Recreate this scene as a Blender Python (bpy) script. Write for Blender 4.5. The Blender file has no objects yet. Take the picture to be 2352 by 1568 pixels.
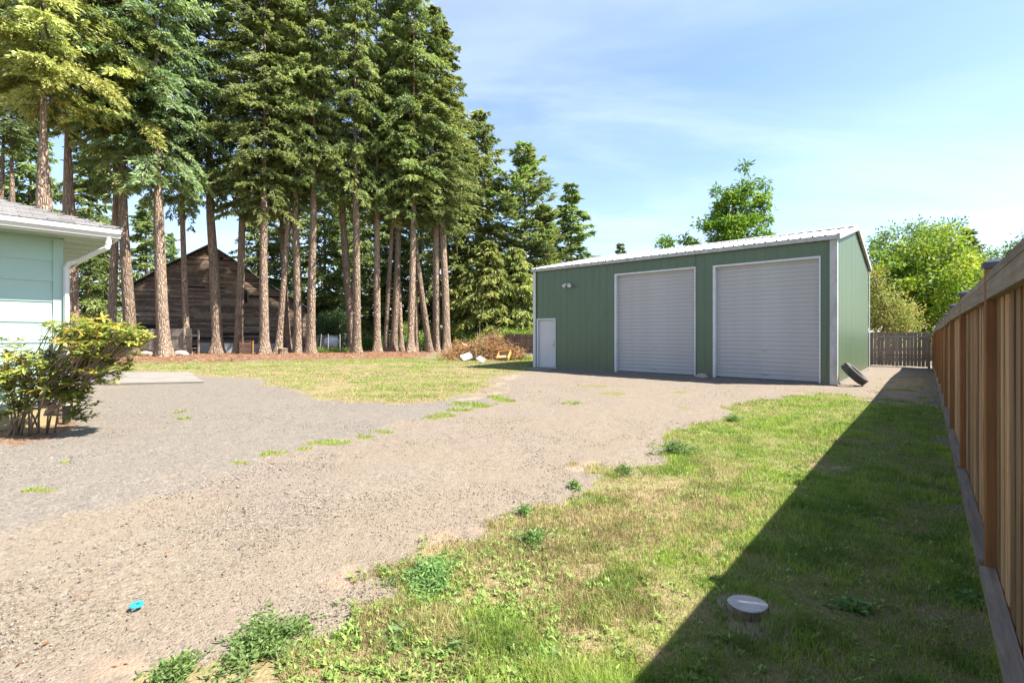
import bpy, math, random
import numpy as np
from mathutils import Vector, Matrix, Euler

# ------------------------------------------------------------------ camera, sky, sun, exposure
R = math.radians
F, CX, HY, CAMH = 1101.0, 1176.0, 767.0, 1.45      # calibration in the 2352 x 1568 view of the photograph
sc = bpy.context.scene
cam_d = bpy.data.cameras.new('camera'); cam = bpy.data.objects.new('camera', cam_d)
sc.collection.objects.link(cam); sc.camera = cam
cam.location = (0, 0, CAMH); cam.rotation_euler = (R(90), 0, 0)
cam_d.sensor_width = 36; cam_d.lens = 36 * F / 2352; cam_d.shift_y = -(784 - HY) / 2352
cam_d.clip_start = 0.05; cam_d.clip_end = 6000
SUN = Vector((0.727, -0.172, 1.0)).normalized()     # towards the sun
SUN_EL = math.asin(SUN.z)
world = bpy.data.worlds.new('World'); sc.world = world; world.use_nodes = True
wn, wl = world.node_tree.nodes, world.node_tree.links
wn.clear()
sky = wn.new('ShaderNodeTexSky'); sky.sky_type = 'NISHITA'; sky.sun_disc = False
sky.sun_elevation = SUN_EL; sky.sun_rotation = math.atan2(SUN.x, SUN.y)
sky.air_density = 1.0; sky.dust_density = 0.5; sky.ozone_density = 1.8
bg = wn.new('ShaderNodeBackground'); bg.inputs[1].default_value = 0.087
wo = wn.new('ShaderNodeOutputWorld')
# thin cirrus: noise on a plane high above
tc = wn.new('ShaderNodeTexCoord'); sx = wn.new('ShaderNodeSeparateXYZ'); wl.new(tc.outputs['Generated'], sx.inputs[0])
def wmath(op, a, b=None):
    n = wn.new('ShaderNodeMath'); n.operation = op
    for i, v in enumerate((a, b)):
        if v is None: continue
        if isinstance(v, (int, float)): n.inputs[i].default_value = v
        else: wl.new(v, n.inputs[i])
    return n.outputs[0]
zz = wmath('ADD', wmath('MAXIMUM', sx.outputs[2], 0.0), 0.12)
cxn = wn.new('ShaderNodeCombineXYZ'); wl.new(wmath('DIVIDE', sx.outputs[0], zz), cxn.inputs[0]); wl.new(wmath('DIVIDE', sx.outputs[1], zz), cxn.inputs[1])
mp = wn.new('ShaderNodeMapping'); mp.inputs['Rotation'].default_value = (0, 0, R(28)); mp.inputs['Scale'].default_value = (0.55, 1.5, 1); mp.inputs['Location'].default_value = (2.3, 1.1, 0)
wl.new(cxn.outputs[0], mp.inputs[0])
nz = wn.new('ShaderNodeTexNoise'); nz.inputs['Scale'].default_value = 1.15; nz.inputs['Detail'].default_value = 5; nz.inputs['Roughness'].default_value = 0.55; nz.inputs['Distortion'].default_value = 0.7
wl.new(mp.outputs[0], nz.inputs['Vector'])
rmp = wn.new('ShaderNodeMapRange'); rmp.inputs['From Min'].default_value = 0.30; rmp.inputs['From Max'].default_value = 0.90; rmp.inputs['To Max'].default_value = 0.42
rmp.interpolation_type = 'SMOOTHSTEP'; wl.new(nz.outputs[0], rmp.inputs[0])
mx = wn.new('ShaderNodeMix'); mx.data_type = 'RGBA'; mx.inputs['B'].default_value = (4.7, 5.3, 6.1, 1)
wl.new(rmp.outputs[0], mx.inputs['Factor']); wl.new(sky.outputs[0], mx.inputs['A'])
tint = wn.new('ShaderNodeMix'); tint.data_type = 'RGBA'; tint.blend_type = 'MULTIPLY'; tint.inputs['Factor'].default_value = 1.0; tint.inputs['B'].default_value = (0.98, 0.965, 1.0, 1)
wl.new(mx.outputs['Result'], tint.inputs['A']); wl.new(tint.outputs['Result'], bg.inputs[0]); wl.new(bg.outputs[0], wo.inputs[0])
sun_d = bpy.data.lights.new('sun', 'SUN'); sun = bpy.data.objects.new('sun', sun_d); sc.collection.objects.link(sun)
sun_d.energy = 5.0; sun_d.angle = R(0.55); sun_d.color = (1.0, 0.95, 0.86)
sun.rotation_euler = SUN.to_track_quat('Z', 'Y').to_euler(); sun.location = (20, 0, 30)
vs = sc.view_settings; vs.view_transform = 'Standard'; vs.look = 'None'; vs.exposure = 1.78; vs.gamma = 1; vs.use_curve_mapping = False
sc.render.engine = 'CYCLES'
sc.cycles.max_bounces = 7; sc.cycles.transparent_max_bounces = 6

# ------------------------------------------------------------------ helpers
rng = np.random.default_rng(7); random.seed(7)
C = sc.collection
def ray(x): return (x - CX) / F
def G(x, y):                       # a pixel on flat ground
    Y = F * CAMH / (y - HY); return (ray(x) * Y, Y)
def zat(y, Y): return CAMH + (HY - y) / F * Y
def at(x, y, Y): return Vector((ray(x) * Y, Y, zat(y, Y)))
A_S = math.atan2(-0.659, 0.752)    # the yard's grid is turned this much
UX = Vector((math.cos(A_S), math.sin(A_S), 0)); UY = Vector((-math.sin(A_S), math.cos(A_S), 0))

def hsh(ix, iy, seed):
    n = (ix.astype(np.int64) * 374761393 + iy.astype(np.int64) * 668265263 + seed * 974711) & 0x7fffffff
    n = ((n ^ (n >> 13)) * 1274126177) & 0x7fffffff
    return ((n ^ (n >> 16)) & 0xffff) / 65535.0
def vnoise(x, y, seed=0):
    ix, iy = np.floor(x), np.floor(y); fx, fy = x - ix, y - iy
    fx = fx * fx * (3 - 2 * fx); fy = fy * fy * (3 - 2 * fy)
    a, b, c, d = hsh(ix, iy, seed), hsh(ix + 1, iy, seed), hsh(ix, iy + 1, seed), hsh(ix + 1, iy + 1, seed)
    return (a * (1 - fx) + b * fx) * (1 - fy) + (c * (1 - fx) + d * fx) * fy
def fbm(x, y, seed=0, o=4):
    s, t, w = 0, 0, 1.0
    for k in range(o): s = s + w * vnoise(x * 2 ** k + 17.3 * k, y * 2 ** k - 9.1 * k, seed + k); t += w; w *= 0.5
    return s / t
def sstep(a, b, x): t = np.clip((x - a) / (b - a), 0, 1); return t * t * (3 - 2 * t)
def gz(x, y):
    x = np.asarray(x, float); y = np.asarray(y, float)
    p = 0.659 * x + 0.752 * y
    return -0.18 * sstep(20, 30, p) * sstep(-12, -2, x)
def gzf(x, y): return float(gz(x, y))
def sd_poly(px, py, poly):         # signed distance, positive inside
    P = np.array(poly, float); n = len(P); d = np.full(px.shape, 1e18); ins = np.zeros(px.shape, bool)
    for i in range(n):
        a, b = P[i], P[(i + 1) % n]; e = b - a; wx, wy = px - a[0], py - a[1]
        t = np.clip((wx * e[0] + wy * e[1]) / (e @ e + 1e-12), 0, 1)
        d = np.minimum(d, (wx - e[0] * t) ** 2 + (wy - e[1] * t) ** 2)
        c = (a[1] > py) != (b[1] > py)
        xi = a[0] + (py - a[1]) / (b[1] - a[1] + 1e-12) * e[0]
        ins ^= c & (px < xi)
    return np.where(ins, 1, -1) * np.sqrt(d)

def mesh_np(name, V, Fc, attrs=None, smooth=False):
    V = np.asarray(V, np.float32); Fc = np.asarray(Fc, np.int32)
    me = bpy.data.meshes.new(name); k = Fc.shape[1]; n = len(Fc)
    me.vertices.add(len(V)); me.vertices.foreach_set('co', V.ravel())
    me.loops.add(n * k); me.loops.foreach_set('vertex_index', Fc.ravel())
    me.polygons.add(n); me.polygons.foreach_set('loop_start', np.arange(0, n * k, k, dtype=np.int32))
    if smooth: me.polygons.foreach_set('use_smooth', np.ones(n, bool))
    for an, av in (attrs or {}).items():
        a = me.attributes.new(an, 'FLOAT', 'POINT'); a.data.foreach_set('value', np.asarray(av, np.float32))
    me.update(calc_edges=True)
    return me
def link(name, me, mat=None, parent=None):
    o = bpy.data.objects.new(name, me); C.objects.link(o)
    if mat is not None and me is not None and not me.materials: me.materials.append(mat)
    if parent is not None: o.parent = parent
    return o
def tag(o, label=None, cat=None, group=None, kind=None):
    if label: o['label'] = label
    if cat: o['category'] = cat
    if group: o['group'] = group
    if kind: o['kind'] = kind
    return o
def thing(name, label, cat, loc=(0, 0, 0), rz=0.0, group=None, rot=None):
    o = bpy.data.objects.new(name, None); C.objects.link(o); o.location = loc
    o.rotation_euler = rot if rot else (0, 0, rz); o.empty_display_size = 0.2
    return tag(o, label, cat, group)
class MB:                          # collects shapes into one mesh
    def __init__(s): s.v = []; s.f = []
    def add(s, vs, fs):
        b = len(s.v); s.v += [tuple(v) for v in vs]; s.f += [tuple(i + b for i in f) for f in fs]; return s
    def box(s, a, b, M=None):
        x0, y0, z0 = a; x1, y1, z1 = b
        vs = [Vector(p) for p in ((x0,y0,z0),(x1,y0,z0),(x1,y1,z0),(x0,y1,z0),(x0,y0,z1),(x1,y0,z1),(x1,y1,z1),(x0,y1,z1))]
        if M is not None: vs = [M @ v for v in vs]
        return s.add(vs, [(0,3,2,1),(4,5,6,7),(0,1,5,4),(1,2,6,5),(2,3,7,6),(3,0,4,7)])
    def cbox(s, a, b, c=0.006):    # box with chamfered edges
        x0, y0, z0 = a; x1, y1, z1 = b; import bmesh
        bm = bmesh.new(); bmesh.ops.create_cube(bm, size=1)
        for v in bm.verts: v.co = Vector((x0 + (v.co.x + .5) * (x1 - x0), y0 + (v.co.y + .5) * (y1 - y0), z0 + (v.co.z + .5) * (z1 - z0)))
        bmesh.ops.bevel(bm, geom=bm.edges[:], offset=c, segments=1, affect='EDGES')
        bm.verts.index_update(); s.add([v.co for v in bm.verts], [[v.index for v in f.verts] for f in bm.faces]); bm.free(); return s
    def prism(s, pts, y0, y1):     # polygon in x,z pushed along y
        n = len(pts); vs = [(p[0], y0, p[1]) for p in pts] + [(p[0], y1, p[1]) for p in pts]
        return s.add(vs, [tuple(range(n)), tuple(range(2 * n - 1, n - 1, -1))] + [(i, i + n, (i + 1) % n + n, (i + 1) % n) for i in range(n)])
    def tube(s, pts, rad, seg=8, cap=True):
        pts = [Vector(p) for p in pts]; n = len(pts); rings = []
        if not hasattr(rad, '__len__'): rad = [rad] * n
        up = Vector((0.13, 0.31, 0.94))
        for i in range(n):
            t = (pts[min(i + 1, n - 1)] - pts[max(i - 1, 0)]).normalized()
            if abs(t.dot(up)) > 0.95: up = Vector((0.9, 0.1, 0.2))
            a = t.cross(up).normalized(); b = t.cross(a)
            rings.append([pts[i] + (a * math.cos(2 * math.pi * k / seg) + b * math.sin(2 * math.pi * k / seg)) * rad[i] for k in range(seg)])
        vs = [v for r in rings for v in r]; fs = []
        for i in range(n - 1):
            for k in range(seg):
                fs.append((i * seg + k, i * seg + (k + 1) % seg, (i + 1) * seg + (k + 1) % seg, (i + 1) * seg + k))
        if cap: fs += [tuple(range(seg))[::-1], tuple(range((n - 1) * seg, n * seg))]
        return s.add(vs, fs)
    def mesh(s, name, smooth=False):
        me = bpy.data.meshes.new(name); me.from_pydata(s.v, [], s.f); me.update()
        if smooth: me.polygons.foreach_set('use_smooth', [True] * len(me.polygons))
        return me
    def build(s, name, mat, parent=None, smooth=False): return link(name, s.mesh(name, smooth), mat, parent)

# ------------------------------------------------------------------ materials
class NT:
    def __init__(s, name):
        s.m = bpy.data.materials.new(name); s.m.use_nodes = True; s.n = s.m.node_tree.nodes; s.l = s.m.node_tree.links
        s.n.clear(); s.out = s.n.new('ShaderNodeOutputMaterial')
    def new(s, t, ins=None, **props):
        n = s.n.new('ShaderNode' + t)
        for k, v in props.items(): setattr(n, k, v)
        for k, v in (ins or {}).items(): s.set(n.inputs[k], v)
        return n
    def set(s, sock, v):
        if isinstance(v, bpy.types.NodeSocket): s.l.new(v, sock)
        else:
            if isinstance(v, tuple) and len(v) == 3 and sock.type == 'RGBA': v = v + (1,)
            sock.default_value = v
    def math(s, op, a, b=0.0, clamp=False):
        n = s.n.new('ShaderNodeMath'); n.operation = op; n.use_clamp = clamp; s.set(n.inputs[0], a); s.set(n.inputs[1], b); return n.outputs[0]
    def mix(s, f, a, b, mode='MIX'):
        n = s.n.new('ShaderNodeMix'); n.data_type = 'RGBA'; n.blend_type = mode
        s.set(n.inputs['Factor'], f); s.set(n.inputs['A'], a); s.set(n.inputs['B'], b); return n.outputs['Result']
    def ramp(s, f, lo, hi, a=0.0, b=1.0):
        n = s.n.new('ShaderNodeMapRange'); n.interpolation_type = 'SMOOTHSTEP'
        s.set(n.inputs[0], f); s.set(n.inputs['From Min'], lo); s.set(n.inputs['From Max'], hi); s.set(n.inputs['To Min'], a); s.set(n.inputs['To Max'], b); return n.outputs[0]
    def attr(s, name): return s.new('Attribute', attribute_name=name).outputs['Fac']
    def co(s, kind='Object', scale=(1, 1, 1)):
        t = s.new('TexCoord'); m = s.new('Mapping', {'Scale': scale}); s.l.new(t.outputs[kind], m.inputs[0]); return m.outputs[0]
    def noise(s, co, scale, detail=4, rough=0.55, dist=0.0):
        return s.new('TexNoise', {'Vector': co, 'Scale': scale, 'Detail': detail, 'Roughness': rough, 'Distortion': dist}).outputs[0]
    def voro(s, co, scale, out='Distance', feature='F1', rnd=1.0):
        return s.new('TexVoronoi', {'Vector': co, 'Scale': scale, 'Randomness': rnd}, feature=feature).outputs[out]
    def bump(s, h, strength=0.5, dist=0.01): return s.new('Bump', {'Height': h, 'Strength': strength, 'Distance': dist}).outputs[0]
    def pbr(s, col, rough=0.7, metal=0.0, normal=None, spec=None):
        k = s.new('VectorMath', operation='SCALE'); s.set(k.inputs[0], col); k.inputs['Scale'].default_value = 0.86; col = k.outputs[0]
        p = s.new('BsdfPrincipled', {'Base Color': col, 'Roughness': rough, 'Metallic': metal})
        if normal is not None: s.l.new(normal, p.inputs['Normal'])
        if spec is not None: p.inputs['Specular IOR Level'].default_value = spec
        s.l.new(p.outputs[0], s.out.inputs[0]); return s.m
M = {}
def plain(name, col, rough=0.6, metal=0.0, var=0.12, scale=3.0, spec=None, rnd=0.0, kind='Object', bump=0.0):
    t = NT(name); co = t.co(kind)
    n = t.noise(co, scale, 5, 0.6); f = t.ramp(n, 0.25, 0.75, 1 - var, 1 + var)
    if rnd:
        oi = t.new('ObjectInfo').outputs['Random']; f = t.math('MULTIPLY', f, t.ramp(oi, 0, 1, 1 - rnd, 1 + rnd))
    c = t.new('VectorMath', {0: col, 1: (1, 1, 1)}, operation='MULTIPLY')
    sc_ = t.new('VectorMath', operation='SCALE'); sc_.inputs[0].default_value = col; t.l.new(f, sc_.inputs['Scale'])
    M[name] = t.pbr(sc_.outputs[0], rough, metal, t.bump(t.noise(co, scale * 12, 3), bump, 0.004) if bump else None, spec); return M[name]
def wood(name, c1, c2, c3, stretch=(14, 14, 0.7), rough=0.8, rnd=0.25, bump=0.35, scale=3.0):
    t = NT(name); oi = t.new('ObjectInfo').outputs['Random']
    off = t.new('CombineXYZ', {0: t.math('MULTIPLY', oi, 37.0), 1: t.math('MULTIPLY', oi, 11.0), 2: t.math('MULTIPLY', oi, 53.0)}).outputs[0]
    tcn = t.new('TexCoord').outputs['Object']
    add = t.new('VectorMath', {0: tcn, 1: off}, operation='ADD').outputs[0]
    co = t.new('Mapping', {'Vector': add, 'Scale': stretch}).outputs[0]
    g = t.noise(co, scale, 6, 0.65, 0.4); blot = t.noise(add, 2.3, 4, 0.6)
    c = t.mix(t.ramp(g, 0.3, 0.7), c1, c2); c = t.mix(t.ramp(blot, 0.45, 0.8, 0, 0.75), c, c3)
    f = t.ramp(oi, 0, 1, 1 - rnd, 1 + rnd)
    s_ = t.new('VectorMath', operation='SCALE'); t.l.new(c, s_.inputs[0]); t.l.new(f, s_.inputs['Scale'])
    M[name] = t.pbr(s_.outputs[0], rough, 0, t.bump(g, bump, 0.006), 0.25); return M[name]
def leafmat(name, c1, c2, c3=None, trans=0.35, rough=0.55):
    t = NT(name); ti = t.attr('tint'); c = t.mix(t.ramp(ti, 0.0, 1.0), c1, c2)
    if c3: c = t.mix(t.ramp(ti, 0.86, 0.97), c, c3)
    oi = t.new('ObjectInfo').outputs['Random']; hs = t.new('HueSaturation', {'Color': c, 'Hue': t.ramp(oi, 0, 1, 0.488, 0.512), 'Value': t.ramp(oi, 0, 1, 0.88, 1.15)}).outputs[0]
    d = t.new('BsdfPrincipled', {'Base Color': hs, 'Roughness': rough}); d.inputs['Specular IOR Level'].default_value = 0.3
    tr = t.new('BsdfTranslucent', {'Color': t.mix(0.5, hs, t.mix(1.0, hs, (1.25, 1.3, 0.5), 'MULTIPLY'))})
    ms = t.new('MixShader', {0: trans, 1: d.outputs[0], 2: tr.outputs[0]}); t.l.new(ms.outputs[0], t.out.inputs[0]); M[name] = t.m; return t.m

def ground_mat():
    t = NT('ground'); co = t.co('Object')
    grass, grey, dry, litter, dirt = [t.attr(a) for a in ('m_grass', 'm_grey', 'm_dry', 'm_litter', 'm_dirt')]
    big = t.noise(co, 0.55, 5, 0.6); mid = t.noise(co, 4.0, 5, 0.65); fine = t.noise(co, 40, 4, 0.7)
    vd = t.voro(co, 80.0); vc = t.new('TexVoronoi', {'Vector': co, 'Scale': 80.0}).outputs['Color']
    vd2 = t.voro(co, 55.0); vc2 = t.new('TexVoronoi', {'Vector': co, 'Scale': 55.0}).outputs['Color']
    sep = t.new('SeparateColor', {0: vc}); r1 = sep.outputs[0]; r2 = sep.outputs[1]
    sep2 = t.new('SeparateColor', {0: vc2}); r3 = sep2.outputs[0]
    tan = t.mix(t.ramp(big, 0.35, 0.65), (0.215, 0.170, 0.118), (0.208, 0.166, 0.132))
    tan = t.mix(t.ramp(mid, 0.55, 0.8, 0, 0.55), tan, (0.232, 0.182, 0.110))
    gry = t.mix(t.ramp(mid, 0.3, 0.7), (0.160, 0.142, 0.122), (0.192, 0.165, 0.137))
    edge = t.math('ADD', grey, t.math('MULTIPLY', t.math('SUBTRACT', mid, 0.5), 0.9))
    grav = t.mix(t.ramp(edge, 0.3, 0.7), tan, gry)
    stone = t.mix(r1, grav, t.mix(r2, (0.095, 0.083, 0.075), (0.30, 0.255, 0.20)), 'MIX')
    grav = t.mix(0.62, grav, stone)
    grav = t.mix(t.ramp(r3, 0.80, 0.93, 0, 0.5), grav, (0.31, 0.27, 0.225))
    grav = t.mix(t.ramp(r3, 0.16, 0.04, 0, 0.6), grav, (0.07, 0.06, 0.055))
    trk = t.attr('m_track'); grav = t.mix(t.math('MULTIPLY', trk, 0.38), grav, t.mix(t.ramp(mid, .3, .7), (0.228, 0.182, 0.138), (0.202, 0.160, 0.122)))
    bare = t.mix(t.ramp(mid, 0.3, 0.7), (0.27, 0.195, 0.138), (0.32, 0.24, 0.172))
    de = t.math('ADD', dirt, t.math('MULTIPLY', t.math('SUBTRACT', mid, 0.5), 0.8))
    col = t.mix(t.ramp(de, 0.35, 0.65), grav, bare)
    soil = t.mix(t.ramp(fine, 0.3, 0.7), (0.13, 0.135, 0.040), (0.21, 0.19, 0.075))
    straw = t.mix(t.ramp(fine, 0.3, 0.7), (0.19, 0.15, 0.075), (0.30, 0.24, 0.13))
    gcol = t.mix(t.ramp(dry, 0.2, 0.8), soil, straw)
    ge = t.math('ADD', grass, t.math('MULTIPLY', t.math('SUBTRACT', fine, 0.5), 0.6))
    col = t.mix(t.ramp(ge, 0.4, 0.6), col, gcol)
    lit = t.mix(t.ramp(t.noise(co, 12, 6, 0.8), 0.4, 0.6), (0.085, 0.045, 0.03), (0.27, 0.175, 0.115)); lit = t.mix(t.ramp(big, 0.45, 0.7, 0, 0.45), lit, (0.22, 0.155, 0.095))
    le = t.math('ADD', litter, t.math('MULTIPLY', t.math('SUBTRACT', mid, 0.5), 0.5))
    col = t.mix(t.ramp(le, 0.4, 0.6), col, lit)
    h = t.math('ADD', t.math('MULTIPLY', vd, -0.8), t.math('ADD', t.math('MULTIPLY', vd2, -0.45), t.math('MULTIPLY', fine, 0.5)))
    M['ground'] = t.pbr(col, 0.95, 0, t.bump(h, 0.6, 0.013), 0.15)
ground_mat()

def bark():
    t = NT('bark'); oi = t.new('ObjectInfo').outputs['Random']
    tcn = t.new('TexCoord').outputs['Object']
    off = t.new('CombineXYZ', {0: t.math('MULTIPLY', oi, 31.0), 1: t.math('MULTIPLY', oi, 17.0), 2: t.math('MULTIPLY', oi, 71.0)}).outputs[0]
    add = t.new('VectorMath', {0: tcn, 1: off}, operation='ADD').outputs[0]
    co = t.new('Mapping', {'Vector': add, 'Scale': (1, 1, 0.22)}).outputs[0]
    v = t.voro(co, 9.0, 'Distance', 'DISTANCE_TO_EDGE'); n = t.noise(co, 9, 6, 0.7, 0.3); b = t.noise(add, 0.9, 4, 0.6)
    c = t.mix(t.ramp(n, 0.3, 0.7), (0.26, 0.178, 0.125), (0.44, 0.335, 0.25))
    c = t.mix(t.ramp(b, 0.5, 0.72, 0, 0.6), c, (0.37, 0.29, 0.19))
    c = t.mix(t.ramp(v, 0.0, 0.09, 0.62, 0), c, (0.09, 0.055, 0.04))
    f = t.ramp(oi, 0, 1, 0.8, 1.12); s_ = t.new('VectorMath', operation='SCALE'); t.l.new(c, s_.inputs[0]); t.l.new(f, s_.inputs['Scale'])
    h = t.math('ADD', t.ramp(v, 0, 0.25), t.math('MULTIPLY', n, 0.6))
    M['bark'] = t.pbr(s_.outputs[0], 0.9, 0, t.bump(h, 1.0, 0.06), 0.15)
bark()
leafmat('fir', (0.118, 0.168, 0.056), (0.325, 0.375, 0.134), None, 0.45)
leafmat('fir_blue', (0.123, 0.185, 0.090), (0.319, 0.392, 0.196), None, 0.45)
leafmat('fir_yellow', (0.224, 0.263, 0.067), (0.515, 0.526, 0.190), None, 0.36)  # yellow crown variant; also stands in for sunlight on the forward boughs
leafmat('spruce_dark', (0.101, 0.151, 0.050), (0.258, 0.319, 0.106), None, 0.45)
leafmat('cedar', (0.140, 0.175, 0.040), (0.320, 0.335, 0.095), None, 0.40)
leafmat('pine', (0.140, 0.179, 0.067), (0.314, 0.336, 0.134), (0.26, 0.45, 0.09), 0.33)
leafmat('walnut', (0.075, 0.175, 0.016), (0.21, 0.36, 0.035), None, 0.42)
leafmat('maple', (0.102, 0.176, 0.018), (0.262, 0.344, 0.041), (0.40, 0.38, 0.05), 0.45)
leafmat('broadleaf_dark', (0.070, 0.120, 0.035), (0.180, 0.255, 0.070), None, 0.35)
leafmat('bronze_leaf', (0.15, 0.175, 0.04), (0.33, 0.33, 0.10), (0.34, 0.17, 0.07), 0.4)
leafmat('hedge_leaf', (0.08, 0.155, 0.03), (0.22, 0.34, 0.07), None, 0.4)
leafmat('vine_leaf', (0.12, 0.21, 0.03), (0.27, 0.37, 0.07), None, 0.4)
leafmat('juniper', (0.03, 0.065, 0.018), (0.06, 0.11, 0.025), None, 0.2)
leafmat('plum_leaf', (0.035, 0.018, 0.02), (0.075, 0.035, 0.035), None, 0.2)
leafmat('gold_leaf', (0.30, 0.28, 0.02), (0.46, 0.42, 0.03), None, 0.4)
leafmat('rhododendron_leaf', (0.13, 0.19, 0.035), (0.36, 0.38, 0.07), (0.58, 0.36, 0.06), 0.4, 0.45)
leafmat('weed_leaf', (0.105, 0.185, 0.060), (0.250, 0.370, 0.110), None, 0.4)
leafmat('clover_leaf', (0.13, 0.24, 0.045), (0.34, 0.46, 0.12), None, 0.4)
leafmat('dead_needles', (0.22, 0.095, 0.042), (0.42, 0.215, 0.10), (0.45, 0.30, 0.16), 0.2)
def rhodo_single():
    t = NT('rhododendron_leaf_single'); oi = t.new('ObjectInfo').outputs['Random']
    c = t.mix(t.ramp(oi, 0, 0.8), (0.13, 0.19, 0.035), (0.36, 0.38, 0.07)); c = t.mix(t.ramp(oi, 0.84, 0.9), c, (0.56, 0.36, 0.06))
    d = t.new('BsdfPrincipled', {'Base Color': c, 'Roughness': 0.38}); tr = t.new('BsdfTranslucent', {'Color': c})
    t.l.new(t.new('MixShader', {0: 0.25, 1: d.outputs[0], 2: tr.outputs[0]}).outputs[0], t.out.inputs[0]); M['rhodo_single'] = t.m
rhodo_single()
def grassmat():
    t = NT('grass_blade'); dr = t.attr('dry'); ti = t.attr('tint')
    g = t.mix(t.ramp(ti, 0, 1), (0.125, 0.225, 0.032), (0.34, 0.45, 0.075))
    s_ = t.mix(t.ramp(ti, 0, 1), (0.27, 0.21, 0.09), (0.48, 0.40, 0.21)); c = t.mix(t.ramp(dr, 0.3, 0.7), g, s_)
    d = t.new('BsdfPrincipled', {'Base Color': c, 'Roughness': 0.6}); d.inputs['Specular IOR Level'].default_value = 0.3
    tr = t.new('BsdfTranslucent', {'Color': c}); t.l.new(t.new('MixShader', {0: 0.4, 1: d.outputs[0], 2: tr.outputs[0]}).outputs[0], t.out.inputs[0]); M['grass_blade'] = t.m
grassmat()
def stonemat():
    t = NT('stone_chip'); ti = t.attr('tint'); gr = t.attr('grey')
    a = t.mix(t.ramp(ti, 0, 1), (0.14, 0.108, 0.075), (0.36, 0.295, 0.21)); b = t.mix(t.ramp(ti, 0, 1), (0.12, 0.115, 0.112), (0.33, 0.315, 0.295))
    M['stone_chip'] = t.pbr(t.mix(gr, a, b), 0.9, 0, None, 0.2)
stonemat()
def metal_siding():
    for nm, col in (('shop_green', (0.090, 0.132, 0.074)),):
        t = NT(nm); co = t.co('Object', (1, 1, 0.25)); n = t.noise(co, 2.2, 5, 0.6); n2 = t.noise(t.co('Object'), 0.6, 3)
        c = t.mix(t.ramp(n, 0.3, 0.75, 0, 0.5), col, (0.106, 0.158, 0.092)); c = t.mix(t.ramp(n2, 0.5, 0.8, 0, 0.35), c, (0.066, 0.112, 0.066)); dz = t.new('SeparateXYZ', {0: t.co('Object')}).outputs[2]; sp = t.noise(t.co('Object', (1, 1, 2)), 7, 5, 0.7); c = t.mix(t.math('MULTIPLY', t.ramp(dz, .05, .5, .75, 0), t.ramp(sp, .35, .65)), c, (0.16, 0.13, 0.095))
        M[nm] = t.pbr(c, 0.42, 0, None, 0.5)
metal_siding()
def roofmetal():
    t = NT('roof_metal'); n = t.noise(t.co('Object', (1, 0.3, 1)), 1.6, 5, 0.65)
    M['roof_metal'] = t.pbr(t.mix(t.ramp(n, 0.3, 0.75), (0.66, 0.655, 0.64), (0.78, 0.78, 0.78)), 0.45, 0.15)
    t = NT('galvanized'); n = t.noise(t.co('Object', (1, 1, 0.5)), 5, 5, 0.7); n2 = t.noise(t.co('Object', (3, 3, 0.4)), 2, 4)
    c = t.mix(t.ramp(n, 0.3, 0.7), (0.36, 0.345, 0.325), (0.50, 0.485, 0.465)); c = t.mix(t.ramp(n2, 0.45, 0.75, 0, 0.6), c, (0.28, 0.245, 0.205))
    M['galvanized'] = t.pbr(c, 0.5, 0.1)
roofmetal()
def doormat():
    t = NT('door_steel'); n = t.noise(t.co('Object', (0.6, 1, 0.6)), 1.7, 5, 0.6)
    c = t.mix(t.ramp(n, 0.3, 0.75), (0.40, 0.385, 0.372), (0.46, 0.447, 0.436)); M['door_steel'] = t.pbr(c, 0.5)
    # the big right door carries old smudges where a vehicle rubbed it (local metres on the door)
    t = NT('door_steel_marked'); co = t.co('Object'); n = t.noise(t.co('Object', (0.6, 1, 0.6)), 1.7, 5, 0.6)
    c = t.mix(t.ramp(n, 0.3, 0.75), (0.40, 0.385, 0.372), (0.46, 0.447, 0.436))
    s = t.new('SeparateXYZ', {0: co}); f = t.noise(t.co('Object', (6, 1, 22)), 3, 3)
    gx = t.ramp(t.math('ABSOLUTE', t.math('SUBTRACT', s.outputs[0], 2.1)), 0.10, 0.42, 1, 0)
    M['door_steel_marked'] = t.pbr(t.mix(t.math('MULTIPLY', gx, t.ramp(f, 0.55, 0.72, 0, 0.55)), c, (0.22, 0.20, 0.19)), 0.5)
doormat()
plain('white_trim', (0.58, 0.58, 0.59), 0.45, 0, 0.06, 4)
plain('door_white', (0.54, 0.53, 0.55), 0.45, 0, 0.05, 2)
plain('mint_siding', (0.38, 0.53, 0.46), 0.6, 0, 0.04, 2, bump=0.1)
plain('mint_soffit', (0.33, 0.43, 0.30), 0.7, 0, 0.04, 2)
plain('gutter_white', (0.66, 0.66, 0.64), 0.35, 0, 0.04, 3)
plain('shingle', (0.135, 0.128, 0.122), 0.95, 0, 0.3, 30, rnd=0.22)
plain('foundation_paint', (0.34, 0.28, 0.14), 0.9, 0, 0.15, 5)
plain('concrete', (0.215, 0.193, 0.168), 0.92, 0, 0.14, 2.2, bump=0.3)
plain('concrete_dark', (0.20, 0.185, 0.165), 0.92, 0, 0.2, 4, bump=0.3)
plain('rubber', (0.075, 0.068, 0.062), 0.85, 0, 0.3, 6, bump=0.2)
plain('black_plastic', (0.02, 0.02, 0.022), 0.4, 0, 0.05, 3)
plain('cap_black', (0.030, 0.033, 0.042), 0.35, 0, 0.1, 3)
plain('blue_plastic', (0.02, 0.33, 0.50), 0.4, 0, 0.06, 20)
plain('brass', (0.45, 0.40, 0.30), 0.3, 0.9, 0.05, 5)
plain('panel_white', (0.40, 0.395, 0.38), 0.6, 0, 0.1, 3)
plain('panel_grey', (0.42, 0.44, 0.45), 0.6, 0, 0.12, 3)
plain('tank_paint', (0.60, 0.66, 0.74), 0.4, 0, 0.06, 3)
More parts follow.
